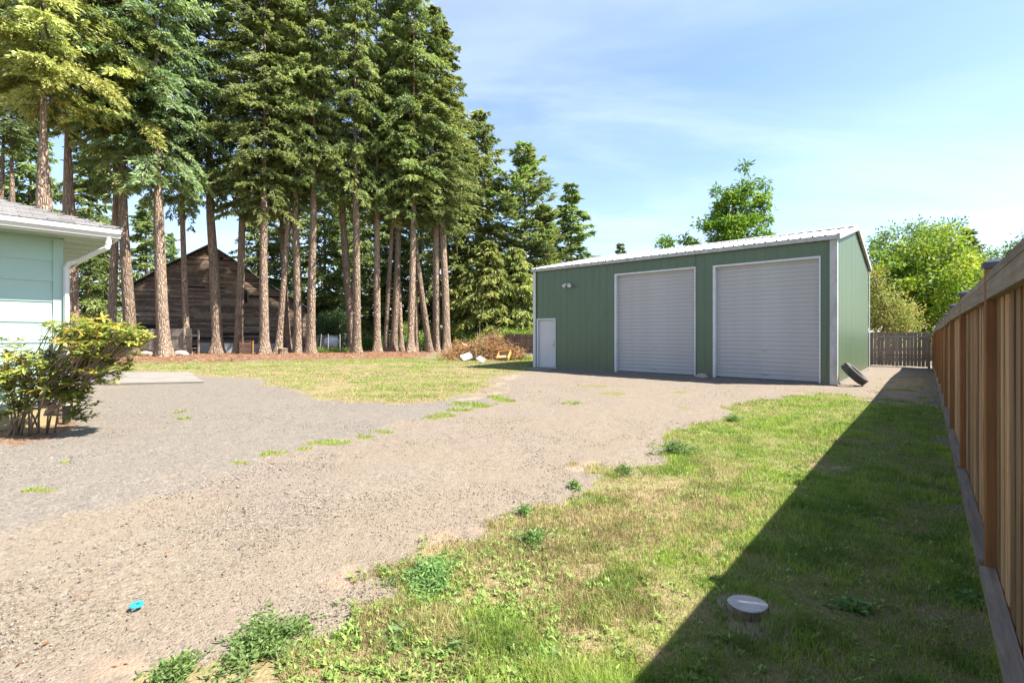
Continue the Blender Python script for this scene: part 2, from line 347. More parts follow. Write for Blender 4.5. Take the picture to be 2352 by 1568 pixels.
plain('wire', (0.42, 0.42, 0.40), 0.5, 0.4, 0.1, 3)
plain('house_wall_pale', (0.70, 0.71, 0.73), 0.7, 0, 0.08, 1)
plain('roof_dark', (0.10, 0.095, 0.09), 0.9, 0, 0.25, 4)
plain('dark_void', (0.012, 0.010, 0.009), 1.0, 0, 0.1, 2)
plain('rock', (0.40, 0.34, 0.29), 0.95, 0, 0.25, 6, bump=0.4)
plain('lamp_glass', (0.70, 0.71, 0.70), 0.25, 0, 0.05, 9)
plain('twig', (0.30, 0.22, 0.15), 0.9, 0, 0.25, 6)
plain('stem_bark', (0.26, 0.185, 0.13), 0.9, 0, 0.3, 12)
plain('limb', (0.13, 0.095, 0.07), 0.95, 0, 0.25, 4)
wood('barn_plank', (0.095, 0.062, 0.044), (0.26, 0.18, 0.125), (0.36, 0.265, 0.19), (0.5, 8, 16), 0.9, 0.40, 0.5)
wood('fence_new', (0.22, 0.115, 0.052), (0.52, 0.325, 0.175), (0.30, 0.20, 0.12), (14, 14, 0.6), 0.85, 0.45)
wood('fence_post', (0.25, 0.105, 0.038), (0.38, 0.175, 0.068), (0.18, 0.075, 0.030), (14, 14, 0.6), 0.8, 0.15)
wood('fence_rail', (0.20, 0.155, 0.11), (0.33, 0.27, 0.20), (0.18, 0.13, 0.09), (0.7, 14, 14), 0.85, 0.12)
wood('fence_old', (0.28, 0.215, 0.155), (0.46, 0.375, 0.285), (0.23, 0.17, 0.115), (14, 14, 0.6), 0.9, 0.2)
wood('fence_old_rail', (0.27, 0.22, 0.165), (0.43, 0.37, 0.29), (0.21, 0.16, 0.12), (0.7, 14, 14), 0.9, 0.12)
wood('fence_brown', (0.16, 0.10, 0.075), (0.25, 0.17, 0.125), (0.13, 0.085, 0.06), (14, 14, 0.6), 0.9, 0.18)
wood('fence_pale', (0.26, 0.21, 0.165), (0.40, 0.34, 0.275), (0.21, 0.16, 0.12), (14, 14, 0.6), 0.9, 0.18)
wood('drawer_wood', (0.46, 0.24, 0.07), (0.58, 0.33, 0.11), (0.40, 0.20, 0.06), (2, 14, 14), 0.45, 0.1, 0.1)
wood('lumber', (0.33, 0.24, 0.16), (0.52, 0.41, 0.29), (0.25, 0.17, 0.11), (0.8, 14, 14), 0.85, 0.3)
wood('lumber_dark', (0.14, 0.075, 0.045), (0.24, 0.14, 0.09), (0.10, 0.055, 0.04), (0.8, 14, 14), 0.85, 0.3)
wood('crate_wood', (0.40, 0.22, 0.14), (0.55, 0.36, 0.24), (0.36, 0.20, 0.13), (1, 14, 14), 0.8, 0.15)
def stumpmat():
    t = NT('stump_top'); co = t.co('Object'); s = t.new('SeparateXYZ', {0: co})
    w = t.new('TexWave', {'Vector': co, 'Scale': 26.0, 'Distortion': 2.2, 'Detail': 3.0}, wave_type='RINGS', rings_direction='Z').outputs['Fac']
    n = t.noise(t.co('Object', (3, 22, 1)), 3, 5, 0.7); c = t.mix(t.ramp(n, 0.3, 0.7), (0.42, 0.40, 0.37), (0.62, 0.60, 0.56)); c = t.mix(t.ramp(w, 0.0, 0.35, 0.22, 0), c, (0.25, 0.22, 0.19))
    c = t.mix(1.0, c, (.95, .93, .9), 'MULTIPLY'); M['stump_top'] = t.pbr(c, 0.9, 0, t.bump(n, 0.4, 0.004))
stumpmat()

# ------------------------------------------------------------------ the ground, split into lawn, gravel, needle litter and bare earth
FX0, FK = 0.36, 0.863                                   # the board fence runs along X = FX0 + FK * Y
fd = Vector((0.653, 0.757, 0)); fn = Vector((-0.757, 0.653, 0))
lawnR = [G(*p) for p in ((300,1600),(390,1535),(520,1500),(640,1440),(700,1400),(790,1415),(870,1385),(885,1320),(960,1275),(1050,1258),(1130,1262),(1160,1215),(1190,1180),(1260,1165),(1340,1120),(1385,1075),(1440,1085),(1500,1035),(1560,985),(1650,968),(1700,930),(1760,915),(1900,902),(1990,915))] + \
        [G(1985,922), G(2145,938)] + [(FX0 + FK * 9.0 + .1, 9.0), (FX0 + FK * 1.0, 1.0), (FX0 - FK, -1.0), (-1.6, 0.6)]
lawnB = [G(*p) for p in ((60,838),(60,858),(265,858),(430,858),(520,864),(590,868),(660,893),(740,914),(820,921),(900,923),(1000,920),(1075,908),(1110,896),(1120,880),(1150,864),(1195,856),(1226,852))] + [(2.2, 24), (4, 30), (2, 36), (-6, 33)] + [G(*p) for p in ((1020,822),(900,823),(700,827),(500,831),(300,833))]
litterP = [G(300,833), G(500,831), G(700,827), G(900,823), G(1020,820), (-6, 33), (-6, 60), (-70, 60), (-70, 18), (-22, 20), G(60,838)]
greyP = [G(*p) for p in ((-300,1050),(-300,1290),(0,1228),(150,1195),(300,1150),(560,1070),(700,1030),(850,995),(1000,955),(1130,918),(1075,908),(1000,920),(900,923),(820,921),(740,914),(660,893),(590,868),(465,866),(180,900),(150,965),(60,1005))]
dirtP = [G(*p) for p in ((2035,868),(2138,868),(2150,938),(2000,928))]
mulchP = [G(*p) for p in ((-80,990),(-80,1050),(40,1050),(150,1010),(230,985),(170,955),(100,950))]
patches = [(1090,928,42,6),(1140,914,24,5),(1010,957,34,6),(1060,942,30,4),(750,1017,52,6),(640,1042,32,6),(555,1063,24,6),(80,1129,34,7),(1410,905,30,4),(1315,926,28,3),(1160,921,22,4),(1240,899,16,3),(1370,886,30,2),(1570,937,14,3),(700,1032,20,4),(840,1003,24,4),(880,992,30,3),(430,962,24,3),(420,945,18,3),(1560,900,22,3),(140,1062,14,4),(520,1040,10,3)]
tracks = [[G(*p) for p in ((-200,1370),(0,1300),(400,1170),(800,1075),(1200,985),(1500,920),(1640,893))], [G(*p) for p in ((100,1640),(420,1400),(800,1250),(1150,1110),(1450,990),(1640,930),(1760,897))]]
def masks(x, y):
    n1 = fbm(x * 1.7, y * 1.7, 3) - .5; n2 = fbm(x * 6, y * 6, 9) - .5
    r = np.hypot(x, y)
    sR = sd_poly(x, y, lawnR) + n1 * 0.9 + n2 * 0.35
    sB = sd_poly(x, y, lawnB) + n1 * 1.6 + n2 * 0.6
    gR = sstep(-.12, .12, sR); gB = sstep(-.3, .3, sB)
    pg = np.zeros_like(x)
    for (cx, cy, wx, wy) in patches:
        X, Y = G(cx, cy); ax = wx / F * Y; ay = wy * Y * Y / (F * CAMH)
        q = ((x - X) / ax) ** 2 + ((y - Y) / ay) ** 2
        pg = np.maximum(pg, sstep(1.25, .5, q + n1 * 2.6 + n2 * 3.4))
    gR = np.maximum(gR, sstep(-.1, .3, sd_poly(x, y, dirtP) + n1) * sstep(.02, .2, n1 + n2 * .6) * .8)
    grass = np.maximum(np.maximum(gR, gB), pg)
    beyond = (x > FX0 + FK * y + .12)
    grass = np.where(beyond, 0.9, grass)
    lit = sstep(-.6, .6, sd_poly(x, y, litterP) + n1 * 5.0 + n2 * 1.5); lit = np.maximum(lit, .9 * sstep(-.1, .35, sd_poly(x, y, mulchP) + n1))
    lit = np.where(beyond, 0, lit)
    far = sstep(36, 44, 0.659 * x + 0.752 * y); lit = np.where(beyond, lit, np.maximum(lit, far))
    grey = sstep(-.5, .5, sd_poly(x, y, greyP) + n1 * 1.2)
    d0 = sd_poly(x, y, lawnR)
    dirt = sstep(-.75, -.15, d0) * sstep(.35, .05, d0) * sstep(0, .2, n1) * .62
    dirt = np.maximum(dirt, sstep(-.2, .4, sd_poly(x, y, dirtP) + n1 * .8) * .9)
    sxp, syp = G(1735, 1412); gst = sstep(.10, .24, np.hypot(x - sxp, (y - syp) * .8) + n2 * .16); gR = gR * (.25 + .75 * gst); grass = np.where(gst < .5, grass * .3, grass); dirt = np.maximum(dirt, (1 - gst) * .9)
    dB = sd_poly(x, y, lawnB); dirt = np.maximum(dirt, sstep(-1.2, -.2, dB) * sstep(.3, 0, dB) * sstep(-2.5, -.5, x) * sstep(-.1, .1, n1) * .8)
    pf = (FX0 + FK * y - x) * .757
    dry = .27 + n1 * 1.3 + n2 * .7 + sstep(1.0, 2.0, pf) * sstep(8, 3, y) * .34 - sstep(4.5, 8, y) * sstep(14, 11, y) * .10 - sstep(1.35, .7, pf) * .22
    dB_ = .52 + n1 * 1.3 + n2 * .9 - .5 * sstep(1.5, .3, dB) * (y > 19) - .35 * sstep(23, 27, y)
    dry = np.where(y > 12.5, .45 + n1, dry); dry = np.where(sB > sR, dB_, dry); dry = np.where(pg > .4, .12 + n1, dry)
    trk = np.zeros_like(x)
    for pl in tracks:
        dd = np.full(x.shape, 9.0)
        for (ax_, ay_), (bx_, by_) in zip(pl, pl[1:]):
            ex, ey = bx_ - ax_, by_ - ay_; tt_ = np.clip(((x - ax_) * ex + (y - ay_) * ey) / (ex * ex + ey * ey), 0, 1); dd = np.minimum(dd, np.hypot(x - ax_ - ex * tt_, y - ay_ - ey * tt_))
        trk = np.maximum(trk, sstep(.55, .15, dd + n1 * .5))
    return dict(m_track=trk * (1 - grass), m_grass=grass, m_grey=grey, m_dry=np.clip(dry, 0, 1), m_litter=lit, m_dirt=dirt), gR, gB, pg

th = np.radians(np.concatenate([np.arange(-58, 58.01, 0.23), np.arange(62, 302, 4.0)]))
rr = np.concatenate([[0.02, .4, .8], np.geomspace(1.2, 80, 350)])
TH, RR = np.meshgrid(th, rr); gx, gy = (np.sin(TH) * RR).ravel(), (np.cos(TH) * RR).ravel()
mk, gRm, gBm, pgm = masks(gx, gy)
gravel_like = (1 - mk['m_grass']) * (1 - mk['m_litter'])
hgt = gz(gx, gy) + (fbm(gx * .8, gy * .8, 21) - .5) * .05 * sstep(1, 4, np.hypot(gx, gy)) + (fbm(gx * 7, gy * 7, 5, 3) - .5) * .018
nT, nR = len(th), len(rr)
ii, jj = np.meshgrid(np.arange(nR - 1), np.arange(nT), indexing='ij'); j2 = (jj + 1) % nT
faces = np.stack([ii * nT + jj, ii * nT + j2, (ii + 1) * nT + j2, (ii + 1) * nT + jj], -1).reshape(-1, 4)[:, ::-1]
fm = {k: v[faces].mean(1) for k, v in mk.items()}; fx, fy = gx[faces].mean(1), gy[faces].mean(1)
inyard = (fx < FX0 + FK * fy + .12) & (0.659 * fx + 0.752 * fy < 38)
cls = np.full(len(faces), 0)
cls[inyard] = 1; cls[inyard & (fm['m_grey'] > .5)] = 2
cls[(fm['m_grass'] > .5) & inyard & (sd_poly(fx, fy, lawnR) > -1.0)] = 3
cls[(fm['m_grass'] > .5) & inyard & (sd_poly(fx, fy, lawnB) > -1.2)] = 4
cls[(fm['m_litter'] > .5)] = 5
GV = np.stack([gx, gy, hgt], -1)
for k, (nm, lb) in enumerate((('ground', 'bare earth beyond the fences'), ('gravel_driveway', 'tan gravel drive leading to the green shop'), ('gravel_yard', 'grey gravel spreading left of the drive'),
                              ('lawn', 'grass strip between drive and board fence'), ('back_lawn', 'dry lawn in front of the tall firs'), ('needle_litter', 'red brown needle litter under the firs'))):
    f = faces[cls == k]; u, inv = np.unique(f, return_inverse=True)
    tag(link(nm, mesh_np(nm, GV[u], inv.reshape(f.shape), {a: v[u] for a, v in mk.items()}, True), M['ground']), lb, kind='structure')
ang = np.linspace(0, 2 * np.pi, 97)[:-1]; rv = np.array([79.5, 200, 3500.0])
V = np.concatenate([np.stack([np.cos(ang) * q, np.sin(ang) * q, np.full(96, -.2)], -1) for q in rv])
Fq = np.array([[i * 96 + j, (i + 1) * 96 + j, (i + 1) * 96 + (j + 1) % 96, i * 96 + (j + 1) % 96] for i in range(2) for j in range(96)])
tag(link('terrain', mesh_np('terrain', V, Fq, {a: np.full(len(V), 1.0 if a == 'm_grass' else .3 if a == 'm_dry' else 0.0) for a in mk}), M['ground']), 'distant flat ground', kind='structure')
def grd(x, y): return float(gz(x, y))

# concrete pad beside the house
pad = [G(*p) for p in ((150,886),(468,880),(432,857),(190,858))]
pm = MB(); pm.add([(p[0], p[1], 0.055) for p in pad] + [(p[0], p[1], -0.05) for p in pad], [(0,1,2,3)] + [(i, i + 4, (i + 1) % 4 + 4, (i + 1) % 4) for i in range(4)])
tag(pm.build('concrete_pad', M['concrete']), 'pale concrete slab beside the mint house', kind='structure')

# ------------------------------------------------------------------ grass, stones, weeds (stuff)
def blades(P, h, w, dry, tint, lean=.5, seg3=True):
    n = len(P); a = rng.uniform(0, 2 * np.pi, n); la = rng.uniform(0, 2 * np.pi, n); lm = rng.uniform(.1, 1, n) * lean
    z = gz(P[:, 0], P[:, 1]); b = np.stack([P[:, 0], P[:, 1], z - .004], -1)
    s = np.stack([np.cos(a), np.sin(a), np.zeros(n)], -1) * (w / 2)[:, None]
    L = np.stack([np.cos(la), np.sin(la), np.zeros(n)], -1)
    mid = b + L * (h * lm * .28)[:, None] + np.stack([np.zeros(n), np.zeros(n), h * .58], -1)
    tip = b + L * (h * lm * 1.0)[:, None] + np.stack([np.zeros(n), np.zeros(n), h * (1 - .35 * lm)], -1)
    if seg3:
        V = np.stack([b - s, b + s, mid + s * .75, mid - s * .75, tip], 1).reshape(-1, 3); k = np.arange(n)[:, None] * 5
        Fc = np.concatenate([k + np.array([0, 1, 2]), k + np.array([0, 2, 3]), k + np.array([3, 2, 4])]); m = 5
    else:
        V = np.stack([b - s, b + s, tip], 1).reshape(-1, 3); Fc = np.arange(n)[:, None] * 3 + np.array([0, 1, 2]); m = 3
    return V, Fc, np.repeat(dry, m), np.repeat(tint, m)
def scatter(n, r0, r1, t0=-49, t1=49):
    r = np.exp(rng.uniform(np.log(r0), np.log(r1), n)); t = np.radians(rng.uniform(t0, t1, n)); return np.stack([np.sin(t) * r, np.cos(t) * r], -1)
# near strip
P = scatter(760000, 1.55, 21, -26, 46); mkp, gR, gB, pg = masks(P[:, 0], P[:, 1])
thin = fbm(P[:, 0] * 3.1, P[:, 1] * 3.1, 40)
keep = (rng.random(len(P)) < gR * (0.16 + .84 * sstep(.34, .60, .6 * thin + .4 * fbm(P[:, 0] * 13, P[:, 1] * 13, 91))) * (.75 + .25 * (1 - mkp['m_dry']))) & (P[:, 0] < FX0 + FK * P[:, 1] - .03)
P = P[keep]; dry0 = mkp['m_dry'][keep]; r = np.hypot(P[:, 0], P[:, 1]); n = len(P); tall = sstep(.55, .8, fbm(P[:, 0] * 2.2, P[:, 1] * 2.2, 60))
h = rng.uniform(.016, .05, n) * (1 + 1.6 * tall * (1 - dry0)) * (.6 + .8 * thin[keep]) + .012 * sstep(4, 10, r); w = np.clip(.0022 * r ** .55, .0025, .012) * rng.uniform(.7, 1.3, n)
V, Fc, d, ti = blades(P, h, w, np.clip(dry0 + rng.normal(0, .22, n), 0, 1), np.clip(rng.random(n) * .5 + 1.3 * (fbm(P[:, 0] * 5.6, P[:, 1] * 5.6, 77) - .5) + .3, 0, 1), .85)
tag(link('grass', mesh_np('grass', V, Fc, {'dry': d, 'tint': ti}), M['grass_blade']), 'short patchy grass between the gravel drive and the board fence', 'grass', kind='stuff')
# back lawn and tufts in the gravel
P = scatter(330000, 3.2, 36, -47, 8); mkp, gR, gB, pg = masks(P[:, 0], P[:, 1])
pad_in = sd_poly(P[:, 0], P[:, 1], pad) < .05
for nm, lb, mask_ in (('back_grass', 'short dry grass of the lawn before the firs', gB * (P[:, 1] > 10)), ('gravel_grass', 'small green grass tufts growing through the gravel', pg * (1 - gB))):
    keep = (rng.random(len(P)) < mask_ * .9 * (.45 + .55 * (1 - mkp['m_dry']))) & pad_in
    Q = P[keep]; n = len(Q); r = np.hypot(Q[:, 0], Q[:, 1]); dq = mkp['m_dry'][keep]
    w = np.clip(.0015 * r, .004, .035) * rng.uniform(.7, 1.3, n)
    V, Fc, d, ti = blades(Q, rng.uniform(.015, .045, n) * (1 + .5 * (1 - dq)), w, np.clip(dq + rng.normal(0, .2, n), 0, 1), rng.random(n), .9, False)
    tag(link(nm, mesh_np(nm, V, Fc, {'dry': d, 'tint': ti}), M['grass_blade']), lb, 'grass', kind='stuff')
# loose stones on the gravel
P = scatter(120000, 1.7, 15.0, -48, 40); mkp, gR, gB, pg = masks(P[:, 0], P[:, 1])
keep = (rng.random(len(P)) < (1 - mkp['m_grass']) * (1 - mkp['m_litter']) * (1 - .85 * mkp['m_dirt']) * (1 - .5 * mkp['m_track']) * sstep(.25, .6, fbm(P[:, 0] * 1.3, P[:, 1] * 1.3, 88))) & (sd_poly(P[:, 0], P[:, 1], pad) < 0)
P = P[keep]; n = len(P); r = np.hypot(P[:, 0], P[:, 1]); sz = rng.lognormal(np.log(.0042), .36, n) * np.clip(r / 4.0, .8, 1.35)
base = np.array([[1,0,0],[0,1,0],[-1,0,0],[0,-1,0],[0,0,.75],[0,0,-.4]], float); fo = np.array([[0,1,4],[1,2,4],[2,3,4],[3,0,4],[1,0,5],[2,1,5],[3,2,5],[0,3,5]])
vv = base[None] * (sz[:, None, None]) * rng.uniform(.55, 1.35, (n, 6, 1)); a = rng.uniform(0, 6.28, n); ca, sa = np.cos(a)[:, None], np.sin(a)[:, None]
el = rng.uniform(.7, 1.5, (n, 1)); x_, y_ = vv[:, :, 0] * el, vv[:, :, 1]
V = np.stack([x_ * ca - y_ * sa + P[:, :1], x_ * sa + y_ * ca + P[:, 1:], vv[:, :, 2] + (gz(P[:, 0], P[:, 1]) + .002)[:, None]], -1).reshape(-1, 3)
Fc = (np.arange(n)[:, None, None] * 6 + fo[None]).reshape(-1, 3)
tag(link('loose_gravel', mesh_np('loose_gravel', V, Fc, {'tint': np.repeat(rng.random(n), 6), 'grey': np.repeat(np.clip(mkp['m_grey'][keep] * .8 + rng.uniform(0, .45, n), 0, 1), 6)}), M['stone_chip']), 'loose crushed stone scattered over the drive', 'gravel', kind='stuff')

# leaf cards: diamonds with a point, direction and side vector
def cards(P, D, S, L, W, tint, fold=None):
    n = len(P); m = P + D * (L * .48)[:, None]
    s = S * (W / 2)[:, None]
    V = np.stack([P, m + s, P + D * L[:, None], m - s], 1).reshape(-1, 3)
    return V, np.arange(n)[:, None] * 4 + np.array([0, 1, 2, 3]), np.repeat(tint, 4)
def unit(v): return v / (np.linalg.norm(v, axis=-1, keepdims=True) + 1e-9)
def rand_unit(n): return unit(rng.normal(size=(n, 3)))
def leaf_cards(P, D, L, W, tint):
    S = unit(np.cross(D, rand_unit(len(P)))); return cards(P, D, S, L, W, tint)
# fallen leaves and twigs
P = np.concatenate([scatter(420, 2, 14, -47, 20), np.stack([rng.normal(-6.2, .9, 420), rng.normal(6.6, .7, 420)], -1)]); n = len(P)
a = rng.uniform(0, 6.28, n); D = unit(np.stack([np.cos(a), np.sin(a), rng.uniform(0, .35, n)], -1)); S = unit(np.cross(D, np.array([0, 0, 1.0])) + rng.normal(0, .3, D.shape))
V, Fc, ti = cards(np.stack([P[:, 0], P[:, 1], gz(P[:, 0], P[:, 1]) + .008], -1), D, S, rng.uniform(.02, .05, n), rng.uniform(.004, .016, n), rng.random(n) * .3)
tag(link('fallen_leaves', mesh_np('fallen_leaves', V, Fc, {'tint': ti}), M['dead_needles']), 'dry brown leaves scattered on the gravel', 'leaves', kind='stuff')
P = np.stack([rng.uniform(-32, -3, 14000), rng.uniform(24, 40, 14000)], -1); mkp, _a, _b, _c = masks(P[:, 0], P[:, 1]); P = P[rng.random(len(P)) < mkp['m_litter'] * .8]; n = len(P)
a = rng.uniform(0, 6.28, n); D = unit(np.stack([np.cos(a), np.sin(a), rng.uniform(0, .5, n)], -1)); S = unit(np.cross(D, np.array([0, 0, 1.0])) + rng.normal(0, .4, D.shape))
V, Fc, ti = cards(np.stack([P[:, 0], P[:, 1], gz(P[:, 0], P[:, 1]) + .01], -1), D, S, rng.uniform(.08, .4, n), rng.uniform(.012, .05, n), rng.random(n))
tag(link('forest_debris', mesh_np('forest_debris', V, Fc, {'tint': ti}), M['dead_needles']), 'twigs and dead needle sprays under the firs', 'debris', kind='stuff')
# broadleaf weeds
def weed_patch(P, h, n_leaf, L, W):
    n = len(P); Q = np.repeat(P, n_leaf, 0); a = rng.uniform(0, 6.28, n * n_leaf); up = rng.uniform(.15, 1.0, n * n_leaf)
    D = unit(np.stack([np.cos(a), np.sin(a), up], -1)); z = gz(Q[:, 0], Q[:, 1]) + rng.uniform(0, 1, n * n_leaf) * np.repeat(h, n_leaf)
    B = np.stack([Q[:, 0], Q[:, 1], z], -1) + np.concatenate([rng.normal(0, 1, (n * n_leaf, 2)) * np.repeat(h, n_leaf)[:, None] * .5, np.zeros((n * n_leaf, 1))], 1)
    S = unit(np.cross(D, np.array([0, 0, 1.0])) + rng.normal(0, .25, D.shape))
    return cards(B, D, S, rng.uniform(.6, 1.2, len(D)) * L, rng.uniform(.7, 1.2, len(D)) * W, rng.random(len(D)))
P = scatter(11000, 1.7, 13, -26, 44); mkp, gR, gB, pg = masks(P[:, 0], P[:, 1])
wd = sstep(.52, .68, fbm(P[:, 0] * 1.1, P[:, 1] * 1.1, 130))
P = P[(rng.random(len(P)) < gR * (.10 + .55 * wd)) & (P[:, 0] < FX0 + FK * P[:, 1] - .1)]; r = np.hypot(P[:, 0], P[:, 1])
V, Fc, ti = weed_patch(P, rng.uniform(.008, .03, len(P)), 9, .032, .012)
tag(link('low_weeds', mesh_np('low_weeds', V, Fc, {'tint': ti}), M['clover_leaf']), 'low broadleaf weeds mixed through the grass strip', 'weeds', kind='stuff')
def weed_clump(x, y, wpx, hm, n, label, L=.034, W=.010, up=.8):
    X, Y = G(x, y); rad = wpx / F * Y / 2; a = rng.uniform(0, 6.28, n); q = np.abs(rng.normal(0, .58, n)) * rad * (.75 + .5 * np.sin(a * 3 + x) * .5 + .25 * np.sin(a * 5 + y))
    P = np.stack([np.cos(a) * q * 1.0, np.sin(a) * q * 1.25], -1); hh = hm * np.clip(1 - .5 * (q / rad) ** 2, .15, 1) * rng.uniform(.5, 1.1, n)
    m = 11; Q = np.repeat(P, m, 0); H = np.repeat(hh, m) * rng.uniform(.05, 1, n * m); aa = rng.uniform(0, 6.28, n * m)
    D = unit(np.stack([np.cos(aa), np.sin(aa), rng.uniform(-.1, up, n * m)], -1))
    B = np.stack([Q[:, 0], Q[:, 1], H], -1) + rng.normal(0, .012, (n * m, 3)); B[:, 2] = np.maximum(B[:, 2], .003)
    S = unit(np.cross(D, rand_unit(n * m))); V, Fc, ti = cards(B, D, S, rng.uniform(.5, 1.2, n * m) * L, rng.uniform(.7, 1.2, n * m) * W, rng.random(n * m) * .8)
    o = link('weed_clump', mesh_np('weed_clump', V, Fc, {'tint': ti}), M['weed_leaf']); o.location = (X, Y, grd(X, Y))
    return tag(o, label, 'weed', 'weed clumps along the drive edge')
for a in ((985,1330,200,.07,330,'large dark green weed clump bulging from the grass edge into the drive'),
          (610,1480,230,.06,360,'sprawling green weed mat at the drive edge nearest the bottom of the view'),
          (400,1552,110,.05,120,'small sparse weed mat at the bottom edge left of the sprawling weed mat'),
          (1555,1040,120,.13,170,'tallest leafy weed clump on the lawn edge toward the green shop'),
          (1205,1180,45,.06,50,'small isolated weed clump on bare earth at the drive edge'),
          (1318,1120,36,.06,40,'little round weed clump on gravel just left of the lawn edge'),
          (1435,1088,70,.09,80,'bright green low weed clump where the lawn edge turns'),
          (1225,1245,110,.06,110,'grassy weed clump above the large dark green one'),
          (1060,1500,110,.06,60,'broad leaved rosette weed in the straw grass near the bottom'),
          (1685,966,50,.07,90,'small tuft of tall weeds on the drive edge nearest the shop')):
    if 'rosette' in a[5]: weed_clump(*(a[:3] + (.025, 26) + a[5:]), L=.05, W=.018, up=.4)
    elif 'tall' in a[5] : weed_clump(*a, L=.06, W=.010)
    else: weed_clump(*a)
for x, y, lb in ((2225,1375,'broad leaved dock plant at the foot of the nearest fence post'), (1270,1530,'pale green rosette weed near the bottom edge of the lawn'), (905,1470,'flat rosette weed between the weed mat and straw grass'), (1960,1400,'broad leaved weed in the fence shade right of the stump')):
    weed_clump(x, y, 70, .028, 12, lb, L=.055, W=.02, up=.45)

# ------------------------------------------------------------------ the green metal shop
SW, SD, SE, SRZ = 10.75, 9.14, 4.12, 5.16               # width, depth, eave, ridge
S0 = (0.97, 20.5)
shop = thing('metal_shop', 'green ribbed metal shop with two roll up doors and pale roof', 'shop building', (S0[0], S0[1], 0), A_S)
OPEN = [(0.14, 1.12, 2.09), (3.84, 6.86, 3.68), (7.42, 10.40, 3.66)]
def ribsheet(x0, x1, zb, zt, pitch=.305, d=.012, extra=()):
    xs = {x0: 0.0, x1: 0.0}
    k = math.floor(x0 / pitch) - 1
    while k * pitch < x1 + pitch:
        c = k * pitch + .15
        for dx, yy in ((-.036, 0), (-.014, -d), (.014, -d), (.036, 0), (.125, 0), (.14, -d * .2), (.165, -d * .2), (.18, 0)):
            if x0 + .003 < c + dx < x1 - .003: xs[c + dx] = yy
        k += 1
    for e in extra:
        if x0 < e < x1: xs[e] = 0.0
    ks = sorted(xs); m = MB(); n = len(ks)
    m.add([(x, xs[x], zb) for x in ks] + [(x, xs[x], zt(x)) for x in ks], [(i, i + 1, i + 1 + n, i + n) for i in range(n - 1)])
    return m
def wall_panels(length, zt, opens, loc, rz, zb=.05, d=.012):
    e = 0.0
    while e < length - .01:
        f = min(e + .915, length); cuts = [e, f] + [q for o in opens for q in o[:2] if e < q < f]; cuts.sort()
        for a, b in zip(cuts, cuts[1:]):
            if b - a < .01: continue
            z0 = zb
            for o in opens:
                if o[0] - .001 <= a and b <= o[1] + .001: z0 = o[2]
            p = ribsheet(a, b, z0, zt, d=d, extra=(SD / 2,)).build('wall_panel', M['shop_green'], shop); p.location = loc; p.rotation_euler = (0, 0, rz)
        e = f
wall_panels(SW, lambda x: SE + .04, OPEN, (0, 0, 0), 0)
gab = lambda u: SE + .03 + (SRZ - SE) * (1 - abs(u - SD / 2) / (SD / 2)) - .02
wall_panels(SD, gab, [], (SW, 0, 0), R(90), -.14, .010)
wall_panels(SD, gab, [], (0, SD, 0), R(-90), -.14)
wall_panels(SW, lambda x: SE, [], (SW, SD, 0), R(180), -.2)
# slab, corner and door trims
sb = MB().box((-.05, -.02, -.25), (SW + .03, SD + .02, .048)); sb.build('floor_slab', M['concrete_dark'], shop)
sl = MB().cbox((-.05, -.95, -.05), (1.35, -.022, .035), .01); sl.build('door_step', M['concrete_dark'], shop)
tr = MB(); tr.box((-.05, -.05, .05), (.085, -.026, SE)); tr.box((-.05, -.0255, .05), (-.026, .11, SE)); tr.build('corner_trim', M['white_trim'], shop)
tr = MB(); tr.box((SW - .13, -.05, .03), (SW + .05, -.026, SE)); tr.build('corner_trim', M['galvanized'], shop)
tr = MB(); tr.box((SW + .026, -.0255, .03), (SW + .05, .075, SE)); tr.build('corner_trim', M['white_trim'], shop)
tr = MB(); tr.box((SW + .026, SD - .09, -.2), (SW + .05, SD + .05, SE)); tr.build('corner_trim', M['white_trim'], shop)
for k, (a, b, t) in enumerate(OPEN):
    w = .055 if k == 0 else .085
    for s0, s1 in ((a, a + w), (b - w * .5, b)):
        MB().box((s0, -.040, .05), (s1, .135, t)).build('door_jamb', M['white_trim'], shop)
    MB().box((a + .001, -.0425, t - (.05 if k else .045)), (b - .001, .13, t + .012)).build('door_header', M['white_trim'], shop)
# walk door
dr = MB().cbox((.20, .05, .07), (1.09, .095, 2.04), .004).build('walk_door', M['door_white'], shop)
MB().tube([(1.02, .05, 1.02), (1.02, .0, 1.02)], [.012, .012], 8).tube([(1.02, .0, 1.02), (1.02, -.012, 1.02), (1.02, -.04, 1.02), (1.02, -.055, 1.02)], [.02, .032, .032, .018], 10).build('knob', M['brass'], dr, True)
MB().tube([(1.02, .05, 1.16), (1.02, .03, 1.16)], .026, 10).build('deadbolt', M['brass'], dr, True)
MB().box((.19, -.03, .048), (1.1, .10, .068)).build('threshold', M['brass'], dr)
